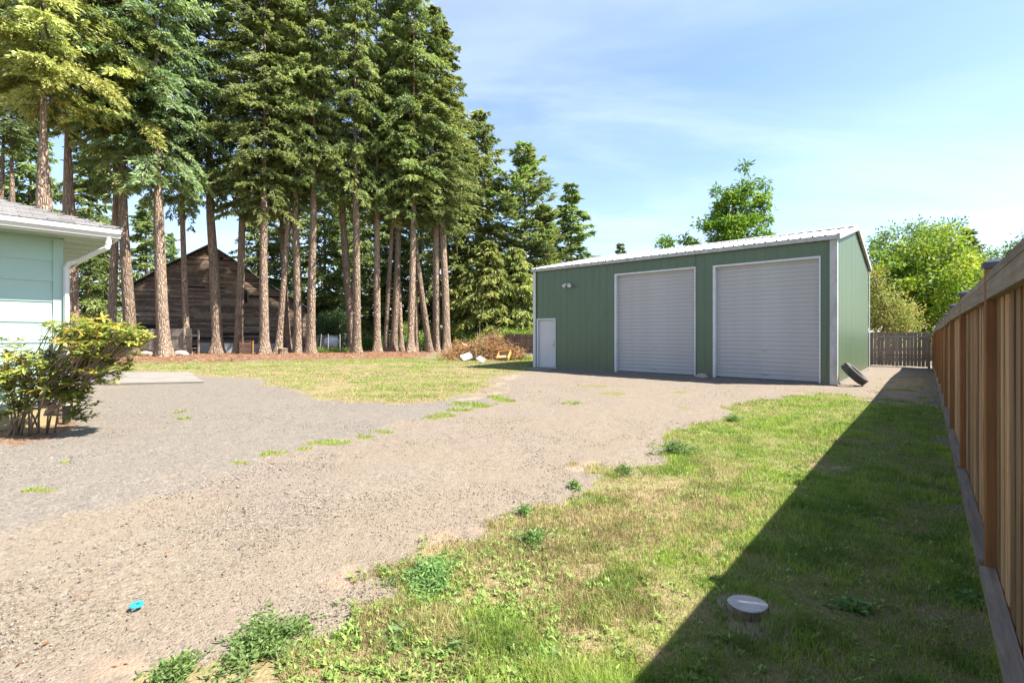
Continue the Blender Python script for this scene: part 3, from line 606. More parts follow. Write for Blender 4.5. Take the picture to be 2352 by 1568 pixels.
# roll up doors, slat by slat
for k, (a, b, t) in enumerate(OPEN[1:]):
    dE = bpy.data.objects.new('roll_up_door', None); C.objects.link(dE); dE.parent = shop; dE.location = (a + .085, .10, .07)
    if k: dE['label'] = 'wider roll up door with old smudges'
    W_ = b - a - .085 - .043; n = 28; hh = (t - .07) / n
    prof = [(0.0, 0), (-.010, .012), (-.013, hh * .3), (-.013, hh * .75), (-.009, hh - .016), (0.0, hh - .006), (0.0, hh)]
    m = MB(); L = len(prof)
    m.add([(0, p[0], p[1]) for p in prof] + [(W_, p[0], p[1]) for p in prof], [(i, i + L, i + L + 1, i + 1) for i in range(L - 1)])
    me = m.mesh('slat'); me.materials.append(M['door_steel'] if not k else M['door_steel_marked'])
    for i in range(n):
        o = link('slat', me, None, dE); o.location = (0, 0, i * hh)
    MB().box((0, -.018, -.025), (W_, .02, -.001)).build('bottom_seal', M['black_plastic'], dE)
    MB().cbox((W_ * .5 - .09, -.05, .14), (W_ * .5 + .09, -.014, .17), .005).build('handle', M['galvanized'], dE); MB().cbox((W_ * .5 - .05, -.03, .86), (W_ * .5 + .05, -.014, .92), .004).build('latch', M['galvanized'], dE)
# roof: ribbed sheets, fascia, rake trims, ridge cap
rise = SRZ - SE - .06; run = SD / 2; sl_ = math.atan2(rise, run + .10); slen = math.hypot(rise + .02, run + .10)
e = -.10
while e < SW + .09:
    f = min(e + .915, SW + .10)
    for side in (0, 1):
        m = ribsheet(e, f, 0.0, lambda x: slen, d=.028)
        o = m.build('roof_panel', M['roof_metal'], shop)
        # sheet stands up in local xz: lay it back onto the slope, ribs up
        if side == 0: o.matrix_local = Matrix.Translation((0, -.12, SE + .095)) @ Matrix.Rotation(-(R(90) - sl_), 4, 'X')
        else: o.matrix_local = Matrix.Translation((SW, SD + .12, SE + .095)) @ Matrix.Rotation(R(180), 4, 'Z') @ Matrix.Rotation(-(R(90) - sl_), 4, 'X')
    e = f
MB().box((-.10, -.125, SE - .03), (SW + .10, -.052, SE + .085)).build('eave_trim', M['galvanized'], shop)
MB().box((-.10, SD + .052, SE - .03), (SW + .10, SD + .125, SE + .085)).build('eave_trim', M['galvanized'], shop)
for x0 in (-.115, SW + .052):
    for y0, y1 in ((-.12, run), (SD + .12, run)):
        zt0, zt1 = SE + .125, SE + .125 + rise + .02
        m = MB(); m.add([(x, y, z) for x in (x0, x0 + .063) for y, z in ((y0, zt0 - .165), (y1, zt1 - .165), (y1, zt1), (y0, zt0))],
                        [(0,1,2,3),(7,6,5,4),(0,4,5,1),(1,5,6,2),(2,6,7,3),(3,7,4,0)]); m.build('rake_trim', M['galvanized'], shop)
m = MB(); zr = SE + .13 + rise + .02
m.add([(x, y, z) for x in (-.12, SW + .12) for y, z in ((run - .22, zr - .04), (run, zr + .018), (run + .22, zr - .04))], [(0,3,4,1),(1,4,5,2)]); m.build('ridge_cap', M['roof_metal'], shop)
# twin floodlight
lm = thing('floodlight', 'white twin head floodlight high on the green shop wall', 'light', (0, 0, 0)); lm.parent = None
lp = Vector((S0[0], S0[1], 0)) + UX * 1.78 + UY * (-.026); lm.location = (lp.x, lp.y, 3.40); lm.rotation_euler = (0, 0, A_S)
MB().cbox((-.06, -.05, -.07), (.07, .0, .09), .01).build('housing', M['white_trim'], lm)
for sx_ in (-1, 1):
    m = MB().tube([(0, 0, .07), (0, 0, .05), (0, 0, -.06), (0, 0, -.10)], [.028, .045, .07, .075], 12); h = m.build('lamp_head', M['white_trim'], lm, True)
    h.location = (sx_ * .11 + .01, -.13, .02); h.rotation_euler = (R(-42), R(-sx_ * 32 + 0), 0)
    g = MB().tube([(0, 0, -.101), (0, 0, -.106)], .065, 12).build('lens', M['lamp_glass'], h)

# ------------------------------------------------------------------ the mint house corner
H0 = Vector((-7.30, 7.75, 0))
house = thing('mint_house', 'mint green lap sided house corner with white gutter and shingle hip roof', 'house', H0, A_S)
HL, HD = 9.0, 8.0
z = .34; zs = []
while z < 2.95: zs.append(z); z += .325
m = MB(); hh = .345
m.add([(.022, -HL, 0), (.022, 0, 0), (.006, 0, hh), (.006, -HL, hh), (.004, -HL, 0), (.004, 0, 0)], [(0,1,2,3),(4,5,1,0),(1,5,2)])
me = m.mesh('siding_board'); me.materials.append(M['mint_siding'])
for z in zs:
    o = link('siding_board', me, None, house); o.location = (0, 0, z)
me2 = m.mesh('siding_board')
for v in me2.vertices: v.co = Vector((-(v.co.y + HL) * HD / HL, v.co.x, v.co.z))
me2.flip_normals(); me2.materials.append(M['mint_siding'])
for z in zs:
    o = link('siding_board', me2, None, house); o.location = (0, 0, z)
MB().box((-HD, -HL, .30), (.0, -.0, 3.0)).build('wall', M['mint_siding'], house)
MB().box((-HD + .02, -HL + .02, -.15), (-.02, -.02, .335)).build('foundation', M['foundation_paint'], house)
MB().box((.0225, -.09, .33), (.034, .030, 2.98)).box((-.09, .0225, .33), (.022, .0305, 2.98)).build('corner_board', M['mint_siding'], house)
OH = .62; ZE = 3.0
# soffit boards
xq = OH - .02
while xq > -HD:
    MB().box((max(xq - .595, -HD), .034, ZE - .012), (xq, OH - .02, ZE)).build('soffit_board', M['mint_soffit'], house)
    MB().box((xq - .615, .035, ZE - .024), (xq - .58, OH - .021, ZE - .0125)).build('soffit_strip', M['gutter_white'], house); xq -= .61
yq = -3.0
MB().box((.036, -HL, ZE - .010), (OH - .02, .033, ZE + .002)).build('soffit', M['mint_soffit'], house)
MB().box((-HD, .034, ZE + .004), (OH - .02, OH - .02, ZE + .014)).build('soffit_batten', M['gutter_white'], house)
# fascias, gutter
MB().box((-HD, OH - .019, ZE - .03), (OH + .0, OH + .008, ZE + .13)).build('fascia', M['gutter_white'], house)
MB().box((OH - .019, -HL, ZE - .03), (OH - .0, OH - .0195, ZE + .13)).build('fascia', M['gutter_white'], house)
gp = [(OH + .002, ZE - .005), (OH + .075, ZE - .005), (OH + .085, ZE + .03), (OH + .115, ZE + .06), (OH + .122, ZE + .115), (OH + .110, ZE + .115), (OH + .1, ZE + .065), (OH + .07, ZE + .035), (OH + .065, ZE + .008), (OH + .002, ZE + .008)]
MB().prism(gp, -HL, OH + .02).build('gutter', M['gutter_white'], house)
MB().prism([(OH + .002, ZE - .004), (OH + .074, ZE - .004), (OH + .084, ZE + .03), (OH + .114, ZE + .06), (OH + .12, ZE + .112), (OH + .002, ZE + .112)], OH + .0205, OH + .026).build('gutter_end_cap', M['gutter_white'], house)
dp = [(OH + .05, OH - .12, ZE - .0), (OH + .05, OH - .12, ZE - .10), (OH + .035, OH - .14, ZE - .17), (OH - .05, OH - .2, ZE - .21), (.16, .20, ZE - .36), (.09, .10, ZE - .40), (.065, .065, ZE - .47), (.065, .065, ZE - .6), (.065, .065, .30)]
ds = MB().tube(dp, .040, 6).build('downspout', M['gutter_white'], house)
MB().tube([(.065, .065, .30), (.065, .065, .02)], .052, 10).build('drain_pipe', M['black_plastic'], ds)
# hip roof
ro = OH + .05; zf = lambda d: ZE + .135 + d / 3.0
hw = (HD + 2 * ro) / 2
pts = {'a': (ro, ro, zf(0)), 'b': (ro, -HL - ro, zf(0)), 'c': (-HD - ro, -HL - ro, zf(0)), 'd': (-HD - ro, ro, zf(0)), 'r1': (ro - hw, ro - hw, zf(hw)), 'r2': (ro - hw, -HL - ro + hw, zf(hw))}
m = MB(); k = list(pts); ix = {q: i for i, q in enumerate(k)}
m.add([pts[q] for q in k], [(ix['b'], ix['a'], ix['r1'], ix['r2']), (ix['a'], ix['d'], ix['r1']), (ix['d'], ix['c'], ix['r2'], ix['r1']), (ix['c'], ix['b'], ix['r2'])]); roof = m.build('roof', M['shingle'], house)
MB().box((-HD - OH, OH + .0085, ZE + .10), (OH + .02, ro, ZE + .128)).build('drip_edge', M['gutter_white'], roof)
MB().box((OH + .0205, -HL, ZE + .118), (ro + .03, ro, ZE + .1325)).build('drip_edge', M['gutter_white'], roof)
exp_, tw = .135, .30
m = MB().box((-.155, 0, 0), (0, tw - .006, .011)); me = m.mesh('shingle'); me.materials.append(M['shingle'])
for rI in range(20):
    d = rI * exp_; y = ro - d - random.random() * tw
    x = ro + .02 - d
    y = -2.6 + (rI % 2) * .15
    while y + tw < ro - d + .05:
        o = link('shingle', me, None, roof); o.location = (x, y, zf(d) + .005); o.rotation_euler = (0, math.atan(1 / 3) + R(2.5 + random.uniform(-.5, .8)), random.uniform(-.006, .006)); y += tw
m = MB(); m.add([(-.24, -.10, -.05), (-.24, 0, .004), (-.24, .10, -.05), (0, -.12, -.04), (0, 0, .022), (0, .12, -.04)], [(0,3,4,1),(1,4,5,2),(3,0,1,4),(4,1,2,5)]); me = m.mesh('hip_shingle'); me.materials.append(M['shingle'])
for k in range(18):
    d = .02 + k * .15; o = link('hip_shingle', me, None, roof); o.location = (ro - d, ro - d, zf(d) + .03); o.rotation_euler = (0, math.atan(1 / (3 * 1.414)), R(45))

# ------------------------------------------------------------------ the board fence on the right
A_F = math.atan2(fd.y, fd.x); fs0 = -4.0
F0 = Vector((FX0 + FK * fs0, fs0, 0)); FLEN = (23.0 - fs0) / fd.y
fence = thing('board_fence', 'new cedar board fence with black capped posts along the right side', 'fence', F0, A_F)
def fpos(s): return F0 + fd * s
def fg(s): p = fpos(s); return grd(p.x, p.y)
def ftop(s): return 1.757 + fg(s) - .10 * min(1, max(0, (s - 12) / 14)) - .02 * math.sin(s * .45) * (s > 12)
pbase = (2.5 - fs0) / fd.y; psp = 2.42
posts = [pbase + k * psp for k in range(-3, 40) if 0 <= pbase + k * psp < FLEN - .1]
# boards: two interleaved rows
bm0 = MB().cbox((-.07, -.0095, 0), (.07, .0095, 1.0), .002).mesh('board'); bm0.materials.append(M['fence_new'])
s = .05; k = 0
while s < FLEN - .02:
    o = link('board', bm0, None, fence); zb = .03 + fg(s); o.location = (s, -.075 if k % 2 else -.016, zb); o.scale = (1.05 if k % 2 else .72, 1, ftop(s) - .0395 - zb)
    o.rotation_euler = (0, random.uniform(-.006, .006), random.uniform(-.03, .03)); s += .088; k += 1
pm_ = MB().cbox((-.045, -.045, -.3), (.045, .045, 1.0), .004).mesh('post'); pm_.materials.append(M['fence_post'])
cm_ = MB(); cm_.box((-.056, -.056, 0), (.056, .056, .03)); cm_.add([(-.056,-.056,.0301),(.056,-.056,.0301),(.056,.056,.0301),(-.056,.056,.0301),(0,0,.055)], [(0,1,4),(1,2,4),(2,3,4),(3,0,4)]); cm_ = cm_.mesh('post_cap'); cm_.materials.append(M['cap_black'])
for s in posts:
    o = link('post', pm_, None, fence); g_ = fg(s); o.location = (s, -.010, g_); o.scale = (1, 1, ftop(s) + .035 - g_)
    c = link('post_cap', cm_, None, fence); c.location = (s, -.010, ftop(s) + .035)
ends = [0.0] + posts + [FLEN]
for a, b in zip(ends, ends[1:]):
    for nm, y0, y1, dz0, dz1, top in (('top_rail', -.003, .033, -.128, -.040, True), ('cap_rail', -.092, .0345, -.038, .0, True), ('bottom_rail', -.003, .060, .205, .245, False)):
        if b - a < .2: continue
        aa, bb = a + .0465, b - .0465
        za, zb = (ftop(a), ftop(b)) if top else (fg(a), fg(b))
        m = MB(); m.add([(x, y, z + dz) for x, z in ((aa, za), (bb, zb)) for y in (y0, y1) for dz in (dz0, dz1)], [(0,1,3,2),(4,6,7,5),(0,4,5,1),(2,3,7,6),(1,5,7,3),(0,2,6,4)]); m.build(nm, M['fence_rail'], fence)

# ------------------------------------------------------------------ back fences
J = Vector((FX0 + FK * 23.0, 23.0, 0)); bd = -UX
def plank_fence(name, label, s0, s1, height, mat, railmat, gap, psp, origin, d, rails, cap, bw=.14, dog=False, side=1, post_d=.05):
    ang = math.atan2(d.y, d.x); p0 = origin + d * s0; t = thing(name, label, 'fence', (p0.x, p0.y, 0), ang)
    L = s1 - s0; g = lambda s: grd(p0.x + d.x * s, p0.y + d.y * s)
    if dog:
        m = MB().prism([(0, 0), (bw, 0), (bw, height - .05), (bw - .035, height), (.035, height), (0, height - .05)], -.01, .01)
    else: m = MB().cbox((0, -.01, .0), (bw, .01, height), .003)
    me = m.mesh('board'); me.materials.append(mat); s = 0.0
    while s + bw <= L + .01:
        o = link('board', me, None, t); o.location = (s, 0, g(s) + .05 + random.uniform(-.012, .012)); o.rotation_euler = (0, random.uniform(-.006, .006), 0); s += bw + gap * random.uniform(.4, 1.6)
    s = 0.0; pmesh = MB().cbox((-.05, -.05, -.3), (.05, .05, height + .09), .004).mesh('post'); pmesh.materials.append(railmat); ps = []
    while s <= L + .05:
        o = link('post', pmesh, None, t); o.location = (s, side * (.011 + post_d), g(s)); ps.append(s); s += psp
    for a, b in zip(ps, ps[1:] + ([L] if ps[-1] < L - .3 else [])):
        for rz_ in rails:
            MB().box((a + .051, side * .0115, rz_), (b - .051, side * .055, rz_ + .085)).build('rail', railmat, t).location = (0, 0, g((a + b) / 2))
        if cap: MB().box((a + .051, -.05, height + .055), (b - .051, .075, height + .095)).build('cap_rail', railmat, t).location = (0, 0, g((a + b) / 2))
    return t
# our side of the back fence is -(UY); boards run along bd so our side is local +y
plank_fence('back_fence', 'weathered grey plank fence with open gaps behind the shop, by the board fence', .15, 9.0, 1.62, M['fence_old'], M['fence_old_rail'], .016, 2.3, J, bd, (.55, 1.45), True, .13)
plank_fence('brown_fence', 'brown plank fence behind the brush pile, left of the shop', 22.5, 32.0, 1.58, M['fence_brown'], M['fence_brown'], .004, 2.05, J, bd, (.5, 1.28), False, .13)
lf0 = Vector((ray(303) * 34.5, 34.5, 0)); plank_fence('barn_fence', 'pale dog eared plank fence in front of the dark barn', 0, 4.4, 1.78, M['fence_pale'], M['fence_pale'], .004, 1.9, lf0, Vector((1, 0, 0)), (.35, 1.3), False, .135, True, -1)
t = thing('gate_rail_frame', 'open rail frame with one tall post beside the dog eared fence', 'fence', (ray(456) * 34.4, 34.4, 0))
MB().cbox((-.045, -.045, -.2), (.045, .045, 1.75), .005).build('post', M['fence_pale'], t); MB().box((-.62, -.02, 1.3), (-.047, .025, 1.39)).build('rail', M['fence_pale'], t); MB().box((-.62, -.02, .4), (-.1, .025, .48)).build('rail', M['fence_pale'], t)

# ------------------------------------------------------------------ the old barn
BY, BA = 44.0, R(21)
bx0 = ray(484) * BY
barn = thing('old_barn', 'dark weathered plank barn with stepped gable behind the fir trunks', 'barn', (bx0, BY, 0), BA)
def bpt(x, y):                      # a pixel on the gable plane, in barn metres
    k = ray(x); t = (k * BY - bx0) / (math.cos(BA) - k * math.sin(BA)); return (t, zat(y, BY + t * math.sin(BA)))
outline = [bpt(x, y) for x, y in ((303,655),(381,612),(484,563),(547,604),(596,640),(645,670),(704,706))]
xl, xr = outline[0][0], outline[-1][0]
def roof_z(x):
    for (xa, za), (xb, zb) in zip(outline, outline[1:]):
        if xa <= x <= xb: return za + (zb - za) * (x - xa) / (xb - xa)
    return 0
poly = [(xl + .05, 0)] + [(x, z - .06) for x, z in outline[0:]] + [(xr - .05, 0)]
poly[1] = (xl + .05, outline[0][1] - .06); poly[-2] = (xr - .05, outline[-1][1] - .06)
MB().prism(poly, .0, 14.0).build('wall_core', M['dark_void'], barn)
z = .45; row = 0; ph = .178
while z < 9.7:
    xsn = [x for x in np.arange(xl + .05, xr - .04, .02) if roof_z(x) - .05 > z + ph * .5]
    if len(xsn) > 8:
        a, b = xsn[0], xsn[-1]; x = a
        while x < b - .05:
            e = min(b, x + random.uniform(2.4, 4.6))
            if b - e < .8: e = b
            m = MB(); dz0, dz1 = random.uniform(-.012, .012), random.uniform(-.012, .012); y0 = -.03 - random.random() * .02
            zt0, zt1 = min(z + ph, roof_z(x + .01) - .03), min(z + ph, roof_z(e - .01) - .03)
            m.add([(x, y0, z + dz0), (e - .012, y0, z + dz1), (e - .012, y0 + .012, max(zt1, z + .02) + dz1), (x, y0 + .012, max(zt0, z + .02) + dz0), (x, -.003, z + dz0), (e - .012, -.003, z + dz1)], [(0,1,2,3),(4,5,1,0)])
            if random.random() > .012 or row < 3: m.build('plank', M['barn_plank'], barn)
            x = e
    z += ph - .006; row += 1
for (xa, za), (xb, zb) in zip(outline, outline[1:]):       # roof slabs with an overhang
    ln = math.hypot(xb - xa, zb - za); nx, nz = -(zb - za) / ln, (xb - xa) / ln
    ex = .18 if xa == xl else 0; fx_ = .25 if xb == xr else 0; ux, uz = (xb - xa) / ln, (zb - za) / ln
    p = [(xa - ux * ex, za - uz * ex), (xb + ux * fx_, zb + uz * fx_)]
    MB().prism([p[0], p[1], (p[1][0] + nx * .09, p[1][1] + nz * .09), (p[0][0] + nx * .09, p[0][1] + nz * .09)], -.38, 14.3).build('roof', M['roof_dark'], barn)
(wx0, wz0), (wx1, wz1) = bpt(561.5, 696), bpt(568.5, 665)
w = MB().box((wx0, -.060, wz0), (wx1, -.052, wz1)).build('window', M['dark_void'], barn)
MB().box((wx1 + .001, -.075, wz0 - .05), (wx1 + .09, -.05, wz1 + .05)).build('frame', M['barn_plank'], w)
hx, hz = bpt(508, 594)
MB().add([(hx - .18, -.058, hz + .12), (hx + .15, -.058, hz + .16), (hx + .2, -.058, hz - .02), (hx, -.058, hz - .24)], [(0,1,2,3)]).build('hole', M['dark_void'], barn)
# small faded white marks on the left siding
mk_ = MB(); bxk, zk = bpt(330, 734)
for i, (w_, h_, dz) in enumerate(((.09, .22, 0), (.12, .12, .05), (.09, .24, -.03), (.13, .1, .1), (.11, .2, .02), (.1, .14, .03))):
    mk_.box((bxk + i * .15 - .3, -.064, zk + dz), (bxk + i * .15 - .3 + w_ * .5, -.0605, zk + dz + h_ * .5)); mk_.box((bxk + i * .15 - .27, -.0645, zk + dz + h_ * .5 + .02), (bxk + i * .15 - .3 + w_, -.061, zk + dz + h_ * .5 + .06))
mk_.build('painted_mark', M['panel_white'], barn)
MB().box((bpt(309, 772)[0], -.085, bpt(340, 775)[1]), (bpt(390, 772)[0], -.065, bpt(340, 745)[1])).build('opening', M['dark_void'], barn)

# things leaning and lying along the barn
def sheet(x0, x1, ytop, Y, mat, label, lean=.12):
    w = (x1 - x0) / F * Y; h = zat(ytop, Y) - .0; o = MB().box((0, -.012, 0), (w, .012, h)).build('leaning_panel', mat)
    o.location = (ray(x0) * Y, Y, .005); o.rotation_euler = (-lean, 0, 0); return tag(o, label, 'panel', 'sheet panels leaning along the barn')
sheet(455, 491, 787, 36.0, M['panel_white'], 'white sheet panel leaning beside the rail frame post')
sheet(512, 538, 788, 37.0, M['panel_grey'], 'grey sheet panel between the barn peak trunk and the crate')
sheet(577, 592, 790, 37.5, M['panel_grey'], 'narrow grey sheet panel just right of the wooden crate')
sheet(613, 632, 789, 37.2, M['panel_white'], 'white sheet panel leaning left of the crossed trunks')
sheet(661, 676, 790, 38.5, M['panel_grey'], 'grey sheet panel behind the crossed trunks')
c = thing('wooden_crate', 'reddish wooden crate standing between fir trunks by the barn', 'crate', (ray(566) * 35.2, 35.2, 0), R(8))
for k in range(4): MB().cbox((-.38, -.22, .06 + k * .2), (.38, -.2, .24 + k * .2), .004).build('slat', M['crate_wood'], c)
for sx_ in (-.4, .36): MB().cbox((sx_, -.225, 0), (sx_ + .05, .22, .92), .004).build('side_frame', M['drawer_wood'], c)
MB().cbox((-.42, -.25, .921), (.43, .24, .96), .004).build('top', M['drawer_wood'], c)
lg = thing('log_round', 'short cut log standing at the foot of the crossed trunks', 'log', (ray(650) * 34.6, 34.6, 0))
MB().tube([(0, 0, 0), (0, 0, .2), (0, 0, .42)], [.34, .31, .32], 14).build('bark', M['bark'], lg, False); MB().tube([(0, 0, .421), (0, 0, .43)], .28, 14).build('cut_face', M['lumber'], lg)
def rock(x, y, s, label, mat='rock'):
    X, Y = G(x, y); m = MB(); import bmesh
    bm = bmesh.new(); bmesh.ops.create_icosphere(bm, subdivisions=2, radius=1)
    for v in bm.verts: v.co *= 1 + .25 * (random.random() - .5); v.co.z = max(v.co.z, -.3)
    me = bpy.data.meshes.new('rock'); bm.to_mesh(me); bm.free(); o = link('rock', me, M[mat]); o.location = (X, Y, s[2] * .28 + grd(X, Y)); o.scale = s; return tag(o, label, 'rock')
rock(415, 816, (.55, .3, .28), 'pale rounded rock at the foot of the thin fir before the barn')
rock(331, 815, (.55, .3, .22), 'rock pile mound right of the mint house shrub')
rock(1613, 868, (.22, .16, .13), 'small rubble lump between the two roll up doors')
# wire fence with posts, tank behind
wf = thing('wire_fence', 'low wire fence with pale stakes beside the barn', 'fence', (ray(708) * 38.5, 38.5, 0))
wl_ = ray(782) * 38.5 - ray(708) * 38.5
for k, q in enumerate((.0, .36, .62, .985)):
    MB().tube([(q * wl_, 0, -.1), (q * wl_ + (.12 if k == 1 else 0), 0, 1.45)], .028, 6).build('stake', M['panel_white'], wf)
for k in range(11): MB().tube([(0, .035, .12 + k * .12), (wl_ * .5, .035, .10 + k * .12), (wl_, .035, .12 + k * .12)], .009, 4).build('wire', M['wire'], wf)
tk = thing('propane_tank', 'pale blue white propane tank behind the wire fence', 'tank', (ray(762) * 42, 42, 0))
MB().tube([(-.62, 0, .75), (-.58, 0, .75), (-.45, 0, .75), (.45, 0, .75), (.58, 0, .75), (.62, 0, .75)], [.05, .25, .42, .42, .25, .05], 16).build('shell', M['tank_paint'], tk, True)
MB().tube([(0, 0, 1.16), (0, 0, 1.32)], .14, 12).build('dome', M['panel_white'], tk); 
for sx_ in (-.3, .3): MB().box((sx_ - .06, -.25, 0), (sx_ + .06, .25, .4)).build('foot', M['concrete'], tk)
# neighbouring buildings glimpsed between trunks
def far_house(name, x0, x1, ybase_z, ytop, Y, mat, label, roofm='roof_dark'):
    xa, xb = ray(x0) * Y, ray(x1) * Y; t = thing(name, label, 'building', ((xa + xb) / 2, Y, 0)); w = (xb - xa) / 2; h = zat(ytop, Y)
    MB().box((-w, 0, -.2), (w, 6, h)).build('wall', M[mat], t)
    MB().prism([(-w - .3, h - .1), (0, h + w * .35), (w + .3, h - .1), (w + .3, h - .22), (0, h + w * .35 - .12), (-w - .3, h - .22)], -.4, 6.4).build('roof', M[roofm], t)
    for k in (-.5, .45): 
        f = MB().box((k * w - .45, -.03, h * .35), (k * w + .45, -.003, h * .75)).build('window', M['white_trim'], t); MB().box((k * w - .38, -.036, h * .35 + .07), (k * w + .38, -.031, h * .75 - .07)).build('pane', M['dark_void'], f)
far_house('pale_house', 697, 778, 0, 698, 66, 'house_wall_pale', 'pale house glimpsed between trunks right of the barn', 'galvanized')
far_house('grey_shed', 1040, 1094, 0, 752, 56, 'panel_grey', 'small grey shed roof showing above the hedge near the brush pile', 'galvanized')

# ------------------------------------------------------------------ conifers
def conifer_mesh(name, seed, Hc, Rm, nb, ntw, ncd, L, W, profile, slope=(.02, .6), droop=(.55, .2), hang=.35, mat='fir', limbs=True, spread=.42):
    global rng
    keep_rng = rng; rng = np.random.default_rng(seed); Ps, Ds, Ls, Ws, Ts = [], [], [], [], []; lb = MB()
    us = (np.arange(nb) + rng.random(nb)) / nb; nw = max(nb / 7, 4); us = np.clip((np.round(us * nw) + rng.normal(0, .34, nb)) / nw, 0, .995); phis = np.arange(nb) * 2.399 + rng.normal(0, .35, nb)
    for u, ph in zip(us, phis):
        Lb = max(Rm * profile(u) * rng.uniform(.42, 1.18), .25); z0 = u * Hc; o = np.array([math.cos(ph), math.sin(ph), 0]); sd = np.array([-math.sin(ph), math.cos(ph), 0])
        a = slope[0] + (slope[1] - slope[0]) * u + rng.normal(0, .2); dr = (droop[0] + (droop[1] - droop[0]) * u) * rng.uniform(.7, 1.5)
        path = lambda s: np.outer(s * Lb, o) + np.outer(Lb * (a * s - dr * s * s + .12 * dr * s ** 4), [0, 0, 1]) + np.array([0, 0, z0])
        if limbs: lb.tube([tuple(p) for p in path(np.array([0, .5, .95]))], [.035 + .012 * Lb, .02 + .005 * Lb, .008], 3, False)
        n = max(int(ntw * (.35 + .65 * Lb / Rm)), 4); s = rng.random(n) ** .8 * .95 + .05; sg = rng.choice([-1, 1], n)
        p = path(s); tl = (spread * Lb * (1.05 - s) + .16 + .05 * Lb) * rng.uniform(.5, 1.1, n); an = rng.uniform(.35, 1.15, n)
        td = unit(o * np.cos(an)[:, None] + sd * (sg * np.sin(an))[:, None] + np.outer(rng.normal(-.12 - .25 * hang, .14, n), [0, 0, 1]))
        q = rng.random((n, ncd)) ; base = (p[:, None] + td[:, None] * (tl[:, None] * q)[..., None]).reshape(-1, 3); base[:, 2] -= (hang * .35 * tl[:, None] * q * q).ravel()
        D = unit(np.repeat(td, ncd, 0) + rng.normal(0, .38, (n * ncd, 3)) + np.array([0, 0, -hang * .55])); m = len(D)
        Ps.append(base); Ds.append(D); Ls.append(L * rng.uniform(.6, 1.25, m)); Ws.append(W * rng.uniform(.7, 1.25, m)); Ts.append(np.clip(rng.normal(.52, .2, m) + rng.normal(0, .22), 0, 1))
    P, D = np.concatenate(Ps), np.concatenate(Ds); ax = rng.normal(0, 1.0, P.shape) + np.array([0, 0, .35]); S = unit(np.cross(D, ax))
    V, Fc, t = cards(P, D, S, np.concatenate(Ls), np.concatenate(Ws), np.concatenate(Ts))
    rng = keep_rng; me = mesh_np(name, V, Fc, {'tint': t}); me.materials.append(M[mat]); lm = None
    if limbs: lm = lb.mesh('limbs'); lm.materials.append(M['limb'])
    return me, lm
tall = lambda u: (.55 + .9 * u) * (u < .18) * 1.0 + (u >= .18) * ((1 - u) ** .62 * .86 + .08)
cone = lambda u: (.75 + 1.2 * u) * (u < .12) + (u >= .12) * ((1 - u) ** .68 * .98 + .02)
FIR = [conifer_mesh('crown', 100 + k, 20.0, 4.1, 150, 44, 12, .27, .078, tall, (.0, .5), (.6, .3), .75, m) for k, m in enumerate(('fir', 'fir_blue', 'fir', 'fir_yellow', 'fir'))]
SPR = [conifer_mesh('crown', 200 + k, 18.0, 4.4, 190, 28, 6, .44, .14, cone, (.05, .5), (.5, .2), .7, m) for k, m in enumerate(('spruce_dark', 'fir', 'spruce_dark'))]
CED = [conifer_mesh('crown', 300 + k, 10.0, 3.3, 150, 30, 7, .46, .12, cone, (-.05, .3), (.55, .3), 1.5, 'cedar') for k in range(2)]
PIN = conifer_mesh('crown', 400, 19.0, 4.0, 165, 34, 7, .42, .12, lambda u: ((1 - u) ** .55) * (.55 + .45 * min(1, u * 3)), (.25, .9), (.35, .1), -.35, 'pine', spread=.3)
FIRT = conifer_mesh('crown', 500, 14.0, 2.9, 150, 24, 6, .36, .13, lambda u: (1 - u) ** .9 + .03, (.1, .5), (.35, .15), .35, 'spruce_dark', spread=.28)
def trunk_mesh(pts, rads, seg=14):
    m = MB(); n0 = 26; P = [Vector(p) for p in pts]; zs_ = [p.z for p in P]; V = []; Fc = []
    ztop = zs_[-1]; ph = [random.uniform(0, 6.28) for _ in range(4)]
    for i in range(n0 + 1):
        f = (i / n0) ** 1.6; z = f * ztop
        for a, b, ra, rb in zip(P, P[1:], rads, rads[1:]):
            if a.z <= z <= b.z + 1e-6: t_ = (z - a.z) / (b.z - a.z); t2 = t_ ; c = a.lerp(b, t2); r = ra + (rb - ra) * t_; break
        flare = 1 + .75 * math.exp(-z / .5)
        c = c + Vector((math.sin(z * .35 + ph[0]), math.cos(z * .31 + ph[1]), 0)) * r * .12
        for k in range(seg):
            an = 2 * math.pi * k / seg; lob = 1 + (.05 + .16 * math.exp(-z / .6)) * math.sin(3 * an + ph[2]) + .04 * math.sin(5 * an + z * .8 + ph[3])
            V.append((c.x + math.cos(an) * r * flare * lob, c.y + math.sin(an) * r * flare * lob, z - (.15 if i == 0 else 0)))
    for i in range(n0):
        for k in range(seg): Fc.append((i * seg + k, i * seg + (k + 1) % seg, (i + 1) * seg + (k + 1) % seg, (i + 1) * seg + k))
    m.add(V, Fc)
    for _ in range(9):                                    # branch stubs
        z = random.uniform(2.5, max(4, min(ztop * .5, 14))); an = random.uniform(0, 6.28)
        for a, b, ra, rb in zip(P, P[1:], rads, rads[1:]):
            if a.z <= z <= b.z: c = a.lerp(b, (z - a.z) / (b.z - a.z)); r = ra + (rb - ra) * (z - a.z) / (b.z - a.z)
        dv = Vector((math.cos(an), math.sin(an), random.uniform(-.3, .2))); m.tube([c + dv * r * .8, c + dv * (r + random.uniform(.08, .3))], [.045, .02], 5)
    return m.mesh('trunk', True)
